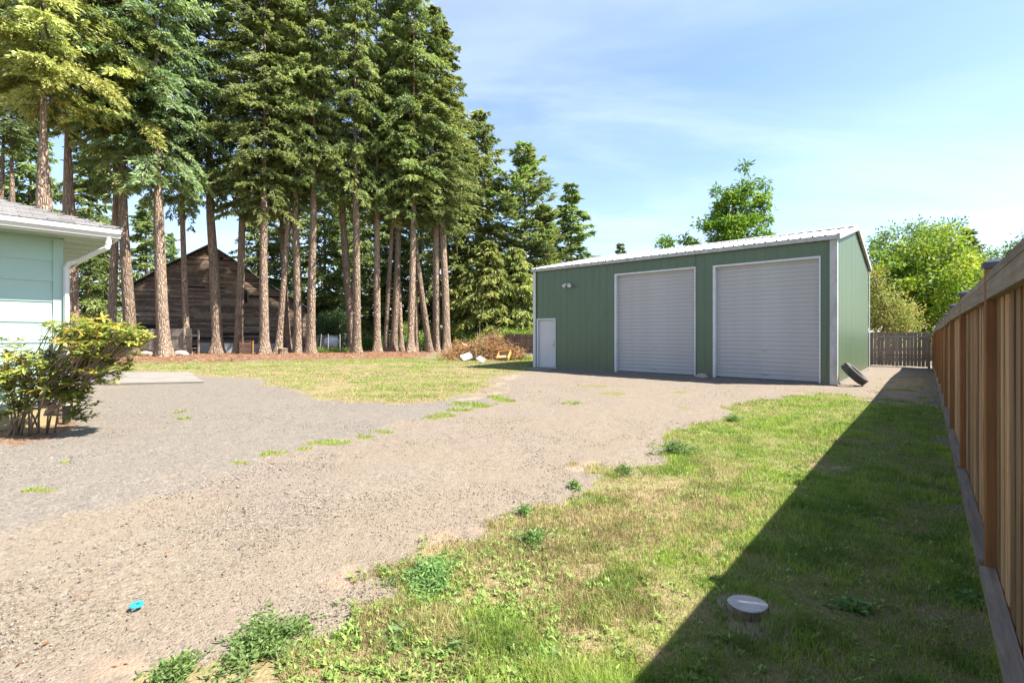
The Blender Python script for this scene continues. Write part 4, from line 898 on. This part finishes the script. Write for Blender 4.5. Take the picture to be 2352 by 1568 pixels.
def fir(x, y, xt, wpx, ycrown, H, var, label, rs=1.0, bend=.0, ymid=498, crown=True, src=None, Hc0=20.0, group='tall firs in the row across the yard', name='fir_tree'):
    X, Y = G(x, y); zm = zat(ymid, Y); xm = ray(xt) * Y - X; d = wpx / F * Y
    t = thing(name, label, 'tree', (X, Y, grd(X, Y)), 0, group); k = 1.0
    xe = xm * 1.25; zc = zat(ycrown, Y)
    pts = [(0, 0, 0), (xm * (.5 + bend), 0, zm * .5), (xm, 0, zm), (xe, 0, zm * 1.6 if zm * 1.6 < H * .9 else H * .85), (xe, 0, H - .5)]
    rads = [d * .56, d * .50, d * .42, d * .17, .02]
    link('trunk', trunk_mesh(pts, rads), M['bark'], t)
    if crown:
        me, lm = (src or FIR[var % len(FIR)]); sc_z = (H - zc) / Hc0; cx = xm if zc <= zm * 1.1 else xe
        rz = random.uniform(0, 6.28); kx, ky = random.uniform(.8, 1.25), random.uniform(.8, 1.25)
        for nm, q in (('crown', me), ('limbs', lm)):
            o = link(nm, q, None, t); (nm == 'limbs') and tag(o, kind='stuff'); o.location = (cx * .5 + xe * .5, 0, zc - .6); o.rotation_euler = (0, 0, rz); o.scale = (rs * kx, rs * ky, sc_z)
    return t
rows = [
 (-14, 806, 3, 13, 330, 31, 0, 'fir trunk cut by the left picture edge above the house roof', .9),
 (34, 806, 28, 14, 300, 32, 1, 'slim fir left of the thick fir above the house roof', .9),
 (112, 829, 103, 37, 215, 34, 3, 'thickest fir trunk rising behind the house roof', 1.1),
 (160, 822, 157, 29, 260, 33, 2, 'second thick fir trunk behind the house roof end', 1.05),
 (254, 814, 265, 16, 395, 33, 4, 'fir just right of the house gutter corner, left one of a close pair', .9),
 (301, 820, 285, 22, 385, 34, 5, 'fir behind the rhododendron, right one of the close pair by the house', 1.0),
 (380, 819, 363, 23, 395, 35, 1, 'stout fir at the left shoulder of the barn, base before the plank fence', 1.1),
 (429, 813, 419, 12, 455, 29, 5, 'thin fir left of the barn peak, beside the rail frame', .75),
 (501, 812, 484, 20, 410, 35, 1, 'fir standing in front of the barn peak', 1.1),
 (545, 812, 557, 16, 465, 32, 0, 'fir leaning right in front of the barn window', .9),
 (604, 813, 607, 18, 455, 33, 4, 'straight fir right of the barn window', .95),
 (639, 811, 663, 14, 445, 31, 2, 'fir leaning right, front one of the crossed pair', .8),
 (663, 810, 646, 11, 450, 30, 3, 'thin fir leaning left, rear one of the crossed pair', .75),
 (685, 811, 679, 17, 415, 33, 0, 'straight fir before the barn right end, next to the crossed pair', .9),
 (714, 811, 720, 17, 410, 34, 2, 'fir between the barn and the wire fence', .95),
 (810, 808, 788, 16, 440, 33, 4, 'fir leaning left, rear one of the joined pair right of the wire fence', .9),
 (821, 810, 817, 17, 425, 34, 0, 'fir in front of the joined pair right of the wire fence', 1.0),
 (867, 808, 866, 14, 470, 33, 2, 'straight fir standing alone right of the joined pair', .9),
 (886, 807, 902, 10, 470, 30, 3, 'thin fir leaning right beside the straight lone fir', .75),
 (904, 807, 917, 14, 465, 33, 4, 'fir leaning right with a thin fir crossing behind its base', .9),
 (921, 806, 912, 9, 470, 28, 5, 'thin fir crossing behind the right leaning fir', .65),
 (943, 808, 949, 14, 465, 34, 0, 'straight fir right of the right leaning fir', .95),
 (957, 807, 950, 9, 475, 27, 2, 'thin fir close behind the straight fir', .6),
 (987, 807, 946, 13, 480, 28, 4, 'fir leaning strongly left near the brush pile', .7),
 (1005, 806, 1001, 16, 480, 30, 2, 'left one of the two last firs before the brush pile', 1.05),
 (1027, 806, 1015, 16, 490, 28.5, 2, 'last fir of the row, left of the brush pile', 1.2),
]
for r_ in rows:
    fir(*r_[:8], rs=r_[8])
# long boughs reaching forward from the thickest fir, sunlight put into their yellow colour
for k, (lb_, y, Y, a, s) in enumerate((('thickest fir', 125, 26, -95, 1.0), ('thickest fir', 175, 26, -45, 1.0), ('thickest fir', 165, 26, -140, 1.0), ('second thick fir', 215, 28, -75, .9), ('fir just right', 170, 33, -60, .8), ('fir behind the rho', 290, 31, -80, .85), ('second thick fir', 150, 28, -30, .9), ('fir behind the rho', 200, 31, -50, .85))):
    par = [o for o in C.objects if o.get('label', '').startswith(lb_)][0]
    for j in (-1, 0, 1):
        b = conifer_mesh('bough', 700 + k * 3 + j, .2, 3.9 * s, 1, 105, 8, .30, .115, lambda u: 1.0, (.08, .08), (.55, .5), .55, 'fir_yellow', True, .42)
        o = link('bough', b[0], None, par); o.location = (0, 0, zat(y, Y) + j * .35); o.rotation_euler = (0, 0, R(a + j * 32)); l2 = link('limb', b[1], None, o)
# the darker wood behind
def backtree(x, ytop, Y, src, Hc0, rs, label, zc=1.2, cat='tree', name='conifer', trunk_w=.45, group='conifers in the wood behind the yard'):
    X = ray(x) * Y; H = zat(ytop, Y); t = thing(name, label, cat, (X, Y, grd(X, Y)), 0, group)
    link('trunk', trunk_mesh([(0, 0, 0), (.05, 0, H * .5), (0, 0, H - .3)], [trunk_w * .5, trunk_w * .35, .02], 9), M['bark'], t); rz = random.uniform(0, 6.28)
    for nm, q in (('crown', src[0]), ('limbs', src[1])):
        o = link(nm, q, None, t); (nm == 'limbs') and tag(o, kind='stuff'); o.location = (0, 0, zc); o.rotation_euler = (0, 0, rz); o.scale = (rs, rs, (H - zc) / Hc0)
    return t
bt = [(-40, 300, 52, 0, 1.3, 'dark conifer behind the trunk cut by the left edge', 3), (70, 250, 54, 2, 1.3, 'dark conifer filling the gap above the house roof', 3), (205, 330, 55, 0, 1.25, 'dark conifer in the gap right of the gutter corner', 2.5),
      (232, 560, 62, 1, .8, 'small conifer low between the house and the close pair', 1.0), (335, 455, 58, 1, 1.0, 'green conifer rising behind the barn left roof', 3), (391, 535, 74, 0, .7, 'small far conifer in the sky gap left of the barn peak', 2),
      (592, 430, 62, 2, 1.1, 'conifer behind the barn right roof slope', 3), (655, 380, 64, 1, 1.2, 'conifer behind the crossed pair of firs', 3), (745, 360, 60, 0, 1.3, 'dark conifer above the wire fence', 4), (800, 400, 66, 2, 1.2, 'conifer behind the joined pair of firs', 2),
      (850, 360, 57, 1, 1.2, 'green conifer behind the lone straight fir', 2.0), (905, 430, 60, 0, 1.15, 'dark conifer behind the thin crossing fir', 1.8), (965, 380, 58, 2, 1.2, 'conifer behind the strongly leaning fir', 2.0), (1047, 235, 50, 1, 1.45, 'tall green conifer just right of the last fir of the row', 3.5),
      (1098, 252, 54, 1, 1.5, 'narrow conifer on the skyline right of the fir row', 2.0)]
for x, yt, Y, v, rs, lb_, zc in bt: backtree(x, yt, Y, SPR[v], 18.0, rs, lb_, zc)
backtree(1122, 545, 44, CED[0], 10.0, 1.3, 'weeping yellow green cedar above the brown fence', .6, name='cedar', group='weeping cedars behind the brown fence')
backtree(1183, 560, 45, CED[1], 10.0, 1.25, 'weeping cedar beside the left corner of the shop', .6, name='cedar', group='weeping cedars behind the brown fence')
backtree(1064, 600, 48, CED[1], 10.0, .9, 'weeping cedar partly behind the last fir', .6, name='cedar', group='weeping cedars behind the brown fence')
backtree(1205, 328, 52, PIN, 19.0, 1.6, 'broad olive pine standing above the left end of the shop', 1.5, name='pine')
backtree(1252, 470, 50, PIN, 19.0, 1.05, 'brownish conifer between the pine and the pointed spruce', 1.5)
backtree(1311, 418, 52, FIRT, 14.0, 1.8, 'dark pointed spruce right of the pine above the shop roof', 1.5, name='spruce')
backtree(1425, 556, 75, FIRT, 14.0, 1.3, 'tiny far spruce tip showing above the shop roof', 1.5, name='spruce')

# ------------------------------------------------------------------ broadleaf trees, hedges, shrubs
def leafy(name, label, cat, x, Y, lobes, ncl, nlf, sig, L, W, mat, trunk_r=.16, group=None, stems=1, branch=True, up=.0):
    X = ray(x) * Y; t = thing(name, label, cat, (X, Y, grd(X, Y)), 0, group); Pc = []
    tot = sum(l[3] * l[4] * l[5] for l in lobes)
    for (cx, cy, cz, rx, ry, rz) in lobes:
        n = max(3, int(ncl * rx * ry * rz / tot)); d = rand_unit(n) * (rng.random((n, 1)) ** .36); Pc.append(np.array([cx, cy, cz]) + d * np.array([rx, ry, rz]))
    Pc = np.concatenate(Pc); n = len(Pc); sg = sig * rng.uniform(.6, 1.3, (n, 1, 1))
    P = (Pc[:, None] + rng.normal(0, 1, (n, nlf, 3)) * sg * np.array([1, 1, .7])).reshape(-1, 3); P[:, 2] = np.maximum(P[:, 2], .06); out = unit(P - np.repeat(Pc, nlf, 0))
    D = unit(out + rng.normal(0, .6, P.shape) + np.array([0, 0, -.25 + up])); ax = rng.normal(0, .9, P.shape) + np.array([0, 0, .6])
    S = unit(np.cross(D, ax)); ti = np.clip(np.repeat(rng.normal(.5, .18, n), nlf) + rng.normal(0, .22, len(P)), 0, 1)
    V, Fc, tt = cards(P, D, S, L * rng.uniform(.6, 1.25, len(P)), W * rng.uniform(.7, 1.25, len(P)), ti)
    me = mesh_np('crown', V, Fc, {'tint': tt}); me.materials.append(M[mat]); link('crown', me, None, t)
    m = MB(); zt = min(l[2] - l[5] * .5 for l in lobes); zt = max(zt, .3); lo = lobes[0]
    for k in range(stems):
        a = 6.28 * k / stems; q = 0 if stems == 1 else .25; m.tube([(math.cos(a) * q, math.sin(a) * q, -.1), (math.cos(a) * q * 1.6, math.sin(a) * q * 1.6, zt * .6), (lo[0] * .5, lo[1] * .5, zt + .2), (lo[0], lo[1], lo[2] + lo[5] * .6)], [trunk_r * 1.15, trunk_r, trunk_r * .8, trunk_r * .15], 9)
    link('trunk', m.mesh('trunk', True), M['bark'], t)
    if branch:
        m = MB(); tb = Vector((lo[0] * .4, lo[1] * .4, zt + .1))
        for i in rng.choice(n, min(n, 46), replace=False):
            c_ = Vector(Pc[i]); b0 = tb.lerp(Vector((lo[0], lo[1], lo[2] + lo[5] * .4)), random.random() * .8); m.tube([b0, b0.lerp(c_, .5) + Vector((0, 0, -.1)), c_], [trunk_r * .3, trunk_r * .18, .012], 4, False)
        link('limbs', m.mesh('limbs'), M['limb'], t)
    return t
def L_(x, y, Y, rx, rz, x0, dy=0, ry=None):           # lobe from pixels
    return (ray(x) * Y - ray(x0) * Y, dy, zat(y, Y), rx / F * Y, (ry or rx) / F * Y, rz / F * Y)
leafy('walnut_tree', 'bright green leafy tree rising behind the shop roof', 'tree', 1680, 33, [L_(1685,500,33,72,68,1680), L_(1722,405,33,22,38,1680), L_(1680,440,33,34,34,1680), L_(1645,455,33,24,30,1680), L_(1750,430,33,16,28,1680), L_(1765,490,33,16,30,1680), L_(1625,510,33,28,30,1680), L_(1545,540,33,28,22,1680), L_(1585,550,33,26,20,1680), L_(1690,570,33,90,40,1680)], 120, 95, .22, .33, .12, 'walnut', .22)
leafy('maple_tree', 'large sunlit yellow green maple above the back fence, right of the shop', 'tree', 2130, 31, [L_(2130,655,31,118,80,2130), L_(2055,640,31,66,72,2130), L_(2215,660,31,58,78,2130), L_(2250,720,31,44,52,2130), L_(2140,565,31,66,46,2130), L_(2190,548,31,34,30,2130), L_(2090,590,31,44,36,2130), L_(2110,720,31,110,55,2130), L_(2235,610,31,26,34,2130)], 240, 120, .30, .22, .125, 'maple', .22)
leafy('dark_tree', 'dark broadleaf tree topping out behind the maple, nearest the shop', 'tree', 2060, 46, [L_(2030,565,46,42,45,2060), L_(2080,550,46,45,42,2060), L_(2120,540,46,40,42,2060), L_(2060,640,46,80,80,2060)], 190, 50, .5, .34, .17, 'broadleaf_dark', .25, 'dark trees behind the maple')
leafy('dark_tree', 'tallest dark tree tip above the middle of the maple', 'tree', 2170, 48, [L_(2178,540,48,26,50,2170), L_(2150,545,48,30,36,2170), L_(2170,620,48,60,60,2170)], 110, 50, .45, .34, .16, 'broadleaf_dark', .25, 'dark trees behind the maple')
backtree(2222, 518, 50, FIRT, 14.0, 1.25, 'dark pointed conifer at the right shoulder of the maple', 1.0, name='spruce')
leafy('pale_tree', 'pale green far tree between the maple and the board fence top', 'tree', 2295, 52, [L_(2275,600,52,26,30,2295), L_(2300,585,52,24,28,2295), L_(2310,620,52,40,40,2295), L_(2240,650,52,60,60,2295), L_(2340,640,52,50,45,2295)], 120, 60, .5, .32, .16, 'hedge_leaf', .2)
leafy('dark_tree', 'dark tree tip at the right picture edge above the fence', 'tree', 2350, 50, [L_(2345,585,50,22,34,2350), L_(2370,570,50,30,40,2350)], 60, 50, .45, .34, .16, 'broadleaf_dark', .2, 'dark trees behind the maple')
leafy('bronze_shrub', 'bronze and olive shrub against the shop corner above the back fence', 'shrub', 2035, 27, [L_(2035,715,27,52,52,2035), L_(2010,650,27,25,45,2035), L_(2075,725,27,42,34,2035)], 150, 55, .24, .13, .07, 'bronze_leaf', .06, None, 3)
leafy('plum_tree', 'dark maroon plum tree behind the leaning firs', 'tree', 992, 50, [L_(992,705,50,22,38,992)], 60, 45, .4, .22, .12, 'plum_leaf', .12)
leafy('gold_shrub', 'golden yellow shrub behind the two last firs', 'shrub', 1022, 44.5, [L_(1010,762,44.5,14,16,1022), L_(1034,757,44.5,12,18,1022)], 45, 50, .22, .13, .07, 'gold_leaf', .05, None, 3, False)
leafy('lime_shrub', 'small lime green shrub between the thin firs', 'shrub', 930, 44, [L_(930,757,44,12,14,930)], 24, 50, .22, .13, .06, 'maple', .05, None, 3, False)
leafy('juniper_shrub', 'dark rounded juniper above the wire fence, left lobe', 'shrub', 745, 46, [L_(745,745,46,24,26,745), L_(742,770,46,26,24,745)], 70, 60, .26, .16, .05, 'juniper', .08, 'dark junipers above the wire fence', 3, False, .6)
leafy('juniper_shrub', 'dark juniper with the taller crown beside the joined firs', 'shrub', 779, 46.5, [L_(779,738,46.5,20,30,779), L_(779,770,46.5,22,24,779)], 70, 60, .26, .16, .05, 'juniper', .08, 'dark junipers above the wire fence', 3, False, .6)
for x0, x1, yt, Y, lb_ in ((800,862,772,43,'leafy green hedge bush between the joined firs and the lone fir'), (868,925,774,43.5,'leafy green hedge bush behind the thin firs'), (928,985,773,43.5,'leafy green hedge bush left of the leaning fir base'), (988,1062,770,44,'leafy green hedge bush behind the last firs, ending at the brown fence')):
    xc = (x0 + x1) / 2; leafy('hedge_bush', lb_, 'hedge', xc, Y, [L_(x, (yt + 806) / 2 + random.uniform(-3, 3), Y, 18, (806 - yt) / 2, xc) for x in range(int(x0) + 10, int(x1), 14)], 120, 55, .22, .15, .09, 'hedge_leaf', .05, 'hedge behind the fir row', 3, False)
for x0, x1, yc, Y, lb_ in ((1058,1140,766,42.5,'pale vine mass spilling over the left half of the brown fence'), (1142,1232,764,41.8,'pale vine mass spilling over the brown fence beside the shop')):
    xc = (x0 + x1) / 2; leafy('vine_mass', lb_, 'vine', xc, Y, [L_(x, yc + random.uniform(-4, 6), Y, 14, 13, xc, 0, 30) for x in range(int(x0) + 6, int(x1), 12)] + [L_(x, 790, Y, 14, 22, xc, .4, 24) for x in range(int(x0) + 6, int(x1), 16)], 130, 50, .2, .13, .085, 'vine_leaf', .04, 'vines on the brown fence', 3, False)
leafy('weed_bank', 'yellow green weeds at the foot of the wire fence', 'weeds', 752, 37.6, [L_(x, 805, 37.6, 8, 8, 752) for x in range(725, 795, 9)], 60, 45, .13, .10, .04, 'vine_leaf', .02, None, 3, False)
leafy('weed_tuft', 'tall pale weed against the brown fence near the shop corner', 'weed', 1203, 27, [L_(1203,822,27,10,12,1203), L_(1212,828,27,10,8,1203)], 22, 30, .10, .10, .035, 'vine_leaf', .015, None, 3, False)

# ------------------------------------------------------------------ rhododendron at the house corner
RH = Vector((-7.02, 6.98, 0)); rho = thing('rhododendron', 'leggy rhododendron with yellowing leaves in front of the mint house', 'shrub', RH)
lob = [(235,790,88,62,6.9,.42,150),(298,770,32,34,6.75,.25,36),(165,755,62,36,7.0,.3,44),(105,845,110,44,6.85,.42,125),(30,795,45,50,6.9,.25,14),(215,850,75,38,6.8,.3,46),(185,915,34,34,6.85,.2,20),(20,870,45,40,6.7,.25,26),(70,905,62,34,6.75,.25,44),(150,895,52,36,6.75,.25,40),(185,950,28,24,6.9,.15,18),(30,930,40,28,6.75,.2,14)]
tips = []
for (x, y, rx, ry, Y, dy, n) in lob:
    for _ in range(int(n * 1.1)):
        d = rand_unit(1)[0] * rng.random() ** .4; q = at(x + d[0] * rx, y - d[2] * ry, Y) ; q.y += d[1] * dy; tips.append(q - RH)
stems_ = []
for k in range(17):
    a = rng.uniform(0, 6.28); stems_.append((Vector((math.cos(a) * rng.uniform(.05, .34), math.sin(a) * rng.uniform(.05, .2), 0)), tips[rng.integers(len(tips))]))
for b0, tp in stems_:
    md = b0.lerp(tp, .5); md += Vector((-(tp.x - b0.x) * .18, 0, .12)); q1 = b0.lerp(md, .5) + Vector((0, 0, .05))
    MB().tube([b0 + Vector((0, 0, -.05)), q1, md, md.lerp(tp, .6), tp], [.013, .011, .009, .007, .005], 6).build('stem', M['stem_bark'], rho, True)
m = MB()
for tp in tips:
    b0, t2 = min(stems_, key=lambda s: (s[1] - tp).length + .3 * random.random()); md = b0.lerp(t2, .62); m.tube([md, md.lerp(tp, .55) + Vector((0, 0, .03)), tp], [.006, .0045, .003], 3, False)
m.build('twigs', M['stem_bark'], rho)
LF = MB(); LF.add([(0,0,0),(.3,.13,.02),(.7,.14,.0),(1,0,-.06),(.7,-.14,.0),(.3,-.13,.02),(.35,0,-.02),(.7,0,-.04)], [(0,6,1),(1,6,7,2),(2,7,3),(3,7,4),(4,7,6,5),(5,6,0)])
lme = LF.mesh('leaf', True); lme.materials.append(M['rhodo_single'])
lv = np.array([v.co[:] for v in lme.vertices]); lfc = [tuple(p.vertices) for p in lme.polygons]; big = MB(); bt_ = []; made = 0
order = sorted(range(len(tips)), key=lambda i: tips[i].y)
for oi_, i in enumerate(order):
    tp = tips[i]; nl = random.randint(6, 9); ph = random.random() * 6.28; tiltdir = Vector((random.uniform(-.4, .4), random.uniform(-.5, .2), 1)).normalized(); qrot = Vector((0, 0, 1)).rotation_difference(tiltdir)
    wt = min(1, max(0, random.gauss(.5, .25)))
    for k in range(nl):
        e = Euler((random.uniform(-.35, .35), random.uniform(-.55, .35), ph + k * 6.28 / nl + random.uniform(-.2, .2))).to_matrix(); sc_l = random.uniform(.085, .135)
        Mx = Matrix.Translation(tp) @ qrot.to_matrix().to_4x4() @ e.to_4x4() @ Matrix.Scale(sc_l, 4)
        if made < 300 and oi_ % 2 == 0:
            o = link('leaf', lme, None, rho); o.matrix_local = Mx; made += 1
        else:
            big.add([Mx @ Vector(v) for v in lv], lfc); bt_ += [min(1, max(0, wt + random.gauss(0, .2)))] * len(lv)
fme = big.mesh('foliage', True); a = fme.attributes.new('tint', 'FLOAT', 'POINT'); a.data.foreach_set('value', np.array(bt_, np.float32)); tag(link('foliage', fme, M['rhododendron_leaf'], rho), kind='stuff')

# ------------------------------------------------------------------ the brush pile and its scrap
PB = G(1112, 829); by0 = PB[1] + 1.3
bp = thing('brush_pile', 'heap of dead brown conifer branches on the lawn left of the shop', 'brush pile', (PB[0], by0, 0))
def dome(n, rx, ry, rz, cx=0, cy=0):
    d = rand_unit(n); d[:, 2] = np.abs(d[:, 2]); d *= rng.random((n, 1)) ** .33; return d * np.array([rx, ry, rz]) + np.array([cx, cy, 0])
m = MB()
Pn = np.concatenate([dome(150, 1.5, 1.0, 1.25, .15), dome(70, .7, .6, 1.5, .5, .2), dome(60, .9, .7, .9, -1.6), dome(45, .9, .7, .6, 1.5)])
for k in range(170):
    p = Vector(Pn[rng.integers(150)]); d = Vector(rand_unit(1)[0]); d.z = abs(d.z) * .9 - .15; ln = random.uniform(.4, 1.4); q = p + d * ln; q.z = max(q.z, .03)
    m.tube([p, p.lerp(q, .5) + Vector((0, 0, .12)), q], [.014, .010, .005], 4, False)
m.build('branch_tangle', M['twig'], bp)
Q = np.repeat(Pn, 48, 0) + rng.normal(0, .18, (len(Pn) * 48, 3)); Q[:, 2] = np.maximum(Q[:, 2], .03)
D = unit(np.repeat(rand_unit(len(Pn)), 48, 0) * .8 + rng.normal(0, .5, Q.shape) + np.array([0, 0, -.25])); V, Fc, ti = leaf_cards(Q, D, rng.uniform(.10, .24, len(Q)), rng.uniform(.016, .035, len(Q)), np.clip(np.repeat(rng.normal(.5, .25, len(Pn)), 48) + rng.normal(0, .15, len(Q)), 0, 1))
tag(link('dead_needles', mesh_np('dead_needles', V, Fc, {'tint': ti}), M['dead_needles'], bp), kind='stuff')
def scrap(name, x, y, size, rot, mat, label, z=None, Y=None):
    X, Yg = G(x, y); Y_ = Y or Yg; X = ray(x) * Y_; o = MB().cbox((-size[0] / 2, -size[1] / 2, -size[2] / 2), (size[0] / 2, size[1] / 2, size[2] / 2), min(size) * .12).build(name, M[mat]); o.rotation_euler = tuple(R(a) for a in rot)
    mtx = o.rotation_euler.to_matrix(); zmin = min((mtx @ Vector((a * size[0] / 2, b * size[1] / 2, c_ * size[2] / 2))).z for a in (-1, 1) for b in (-1, 1) for c_ in (-1, 1))
    o.location = (X, Y_, (-zmin + .006) if z is None else z); return tag(o, label, 'scrap', 'scrap around the brush pile')
scrap('scrap_board', 1082, 815, (1.35, .26, .05), (18, 26, -12), 'lumber', 'broad weathered board slanting down the front of the brush pile', .48)
scrap('scrap_board', 1062, 812, (1.5, .12, .06), (5, 28, -20), 'lumber_dark', 'dark beam above the broad slanting board on the brush pile', .56)
scrap('scrap_board', 1038, 826, (1.1, .14, .05), (0, 14, -18), 'lumber_dark', 'dark plank at the left foot of the brush pile')
scrap('scrap_post', 1093, 829, (.09, .08, .62), (10, -8, 0), 'lumber', 'short pale post leaning at the front of the brush pile')
scrap('scrap_sheet', 1072, 829, (.6, .45, .04), (38, -16, 30), 'panel_grey', 'crumpled grey sheet at the lower left front of the brush pile')
scrap('scrap_sheet', 1105, 833, (.5, .28, .03), (35, 22, -40), 'panel_white', 'white board scrap below the leaning pale post')
scrap('scrap_board', 1136, 831, (1.0, .09, .04), (0, 4, -14), 'lumber', 'thin plank lying before the wooden drawer')
scrap('scrap_board', 1155, 807, (.55, .18, .05), (0, 24, -35), 'lumber', 'pale tipped board on the right shoulder of the brush pile', .5, 27.3)
scrap('scrap_sheet', 1176, 824, (.9, .22, .03), (4, 3, -25), 'lumber', 'long pale board right of the wooden drawer')
scrap('scrap_sheet', 1199, 826, (.7, .25, .03), (3, 2, -8), 'panel_white', 'flat white scrap nearest the shop corner')
scrap('scrap_board', 1185, 818, (1.3, .1, .05), (0, 2, -10), 'lumber_dark', 'dark stick behind the flat white scrap')
scrap('scrap_board', 1048, 831, (.5, .08, .04), (0, 30, 40), 'lumber', 'small yellow board end at the left foot of the brush pile')
scrap('scrap_board', 1098, 806, (1.2, .2, .04), (24, -18, 30), 'lumber', 'pale board sticking out of the middle of the brush pile', .62)
scrap('scrap_board', 1055, 822, (.9, .16, .04), (12, -20, 25), 'lumber', 'weathered board propped at the left side of the brush pile', .3)
scrap('scrap_board', 1124, 822, (.8, .14, .04), (20, 16, -40), 'lumber_dark', 'brown board end beside the wooden drawer')
X, Y = G(1157, 829); dw = thing('wooden_box', 'orange wooden drawer box tipped against the brush pile', 'drawer', (X, Y + .1, .30), 0, None, (R(38), R(-4), R(-22)))
for a, b, nm in (((-.34, -.30, -.1), (.34, -.275, .1), 'front_board'), ((-.34, .275, -.1), (.34, .30, .1), 'back_board'), ((-.34, -.274, -.1), (-.315, .274, .1), 'side_board'), ((.315, -.274, -.1), (.34, .274, .1), 'side_board')): MB().cbox(a, b, .003).build(nm, M['drawer_wood'], dw)
MB().box((-.314, -.274, -.095), (.314, .274, -.085)).build('bottom', M['lumber'], dw)

# ------------------------------------------------------------------ tyre, stump, blue ring
ty = thing('old_tyre', 'worn black tyre leaning on the right corner of the green shop', 'tyre', (0, 0, 0))
Ro, Ri, Wd = .36, .20, .225
prof = [(Ri, -.07), (Ri + .03, -.10), (Ri + .10, -.112), (Ro - .035, -.105), (Ro - .006, -.085), (Ro, -.05), (Ro, .05), (Ro - .006, .085), (Ro - .035, .105), (Ri + .10, .112), (Ri + .03, .10), (Ri, .07), (Ri + .02, .06), (Ro - .04, .07), (Ro - .03, 0), (Ro - .04, -.07), (Ri + .02, -.06)]
seg = 48; V = []; Fq = []
for k in range(seg):
    a = 2 * math.pi * k / seg
    for r_, z_ in prof: V.append((r_ * math.cos(a), r_ * math.sin(a), z_))
n = len(prof)
for k in range(seg):
    for i in range(n): Fq.append((k * n + i, ((k + 1) % seg) * n + i, ((k + 1) % seg) * n + (i + 1) % n, k * n + (i + 1) % n))
MB().add(V, Fq).build('carcass', M['rubber'], ty, True)
m = MB()
for k in range(72):
    a = 2 * math.pi * k / 72
    for j, zc_ in enumerate((-.07, -.024, .024, .07)):
        Mx = Matrix.Rotation(a + (j % 2) * .043, 4, 'Z') @ Matrix.Translation((Ro - .002, 0, zc_)) @ Matrix.Rotation(.3 * (-1) ** j, 4, 'X'); m.box((0, -.011, -.019), (.009, .011, .019), Mx)
m.build('tread_blocks', M['rubber'], ty)
al = R(46)                                               # lean from the wall
wp = Vector((S0[0], S0[1], 0)) + UX * (SW + .05) + UY * .42
ax_ = (UX * math.cos(R(90) - al) * 1.0 + Vector((0, 0, 1)) * math.sin(R(90) - al)).normalized()   # axle points up and away
dwn = (UX * math.sin(R(90) - al) - Vector((0, 0, 1)) * math.cos(R(90) - al)).normalized()
side = ax_.cross(dwn); ctr_z = Ro * math.cos(R(90) - al) + .112 * math.sin(R(90) - al); ctr = wp + UX * (Ro * math.sin(R(90) - al) + .09); ctr.z = ctr_z + grd(ctr.x, ctr.y)
ty.matrix_world = Matrix.Translation(ctr) @ Matrix((dwn, side, ax_)).transposed().to_4x4()

X, Y = G(1724, 1412); st = thing('tree_stump', 'small grey sawn tree stump in the grass at the fence shadow edge', 'stump', (X, Y + .03, 0), R(-12))
prf = lambda a: 1 + .05 * math.sin(2 * a + .6) + .03 * math.sin(3 * a)
m = MB(); sg = 36
for i, (z_, f) in enumerate(((-.03, 1.12), (.015, 1.03), (.042, 1.0))): m.v += [(.098 * f * prf(6.283 * k / sg) * math.cos(6.283 * k / sg), .086 * f * prf(6.283 * k / sg) * math.sin(6.283 * k / sg), z_) for k in range(sg)]
for i in range(2): m.f += [(i * sg + k, i * sg + (k + 1) % sg, (i + 1) * sg + (k + 1) % sg, (i + 1) * sg + k) for k in range(sg)]
m.build('bark', M['bark'], st, True)
m = MB(); m.v = [(.0965 * prf(6.283 * k / sg) * math.cos(6.283 * k / sg), .0845 * prf(6.283 * k / sg) * math.sin(6.283 * k / sg), .0425) for k in range(sg)] + [(.093 * prf(6.283 * k / sg) * math.cos(6.283 * k / sg), .081 * prf(6.283 * k / sg) * math.sin(6.283 * k / sg), .047) for k in range(sg)]
m.f = [tuple(range(sg, 2 * sg))] + [(k, (k + 1) % sg, (k + 1) % sg + sg, k + sg) for k in range(sg)]; m.build('cut_face', M['stump_top'], st)
X, Y = G(314, 1395); m = MB(); V = []; sg = 28
for r_, z_ in ((.012, 0), (.030, 0), (.032, .004), (.030, .008), (.012, .008)): V += [(r_ * math.cos(6.283 * k / sg), r_ * math.sin(6.283 * k / sg), z_) for k in range(sg)]
m.add(V, [(i * sg + k, i * sg + (k + 1) % sg, ((i + 1) % 5) * sg + (k + 1) % sg, ((i + 1) % 5) * sg + k) for i in range(5) for k in range(sg)])
o = m.build('blue_ring', M['blue_plastic']); o.location = (X, Y, .012); o.rotation_euler = (R(4), R(3), 0); tag(o, 'small flat bright blue plastic ring lying on the gravel', 'ring')
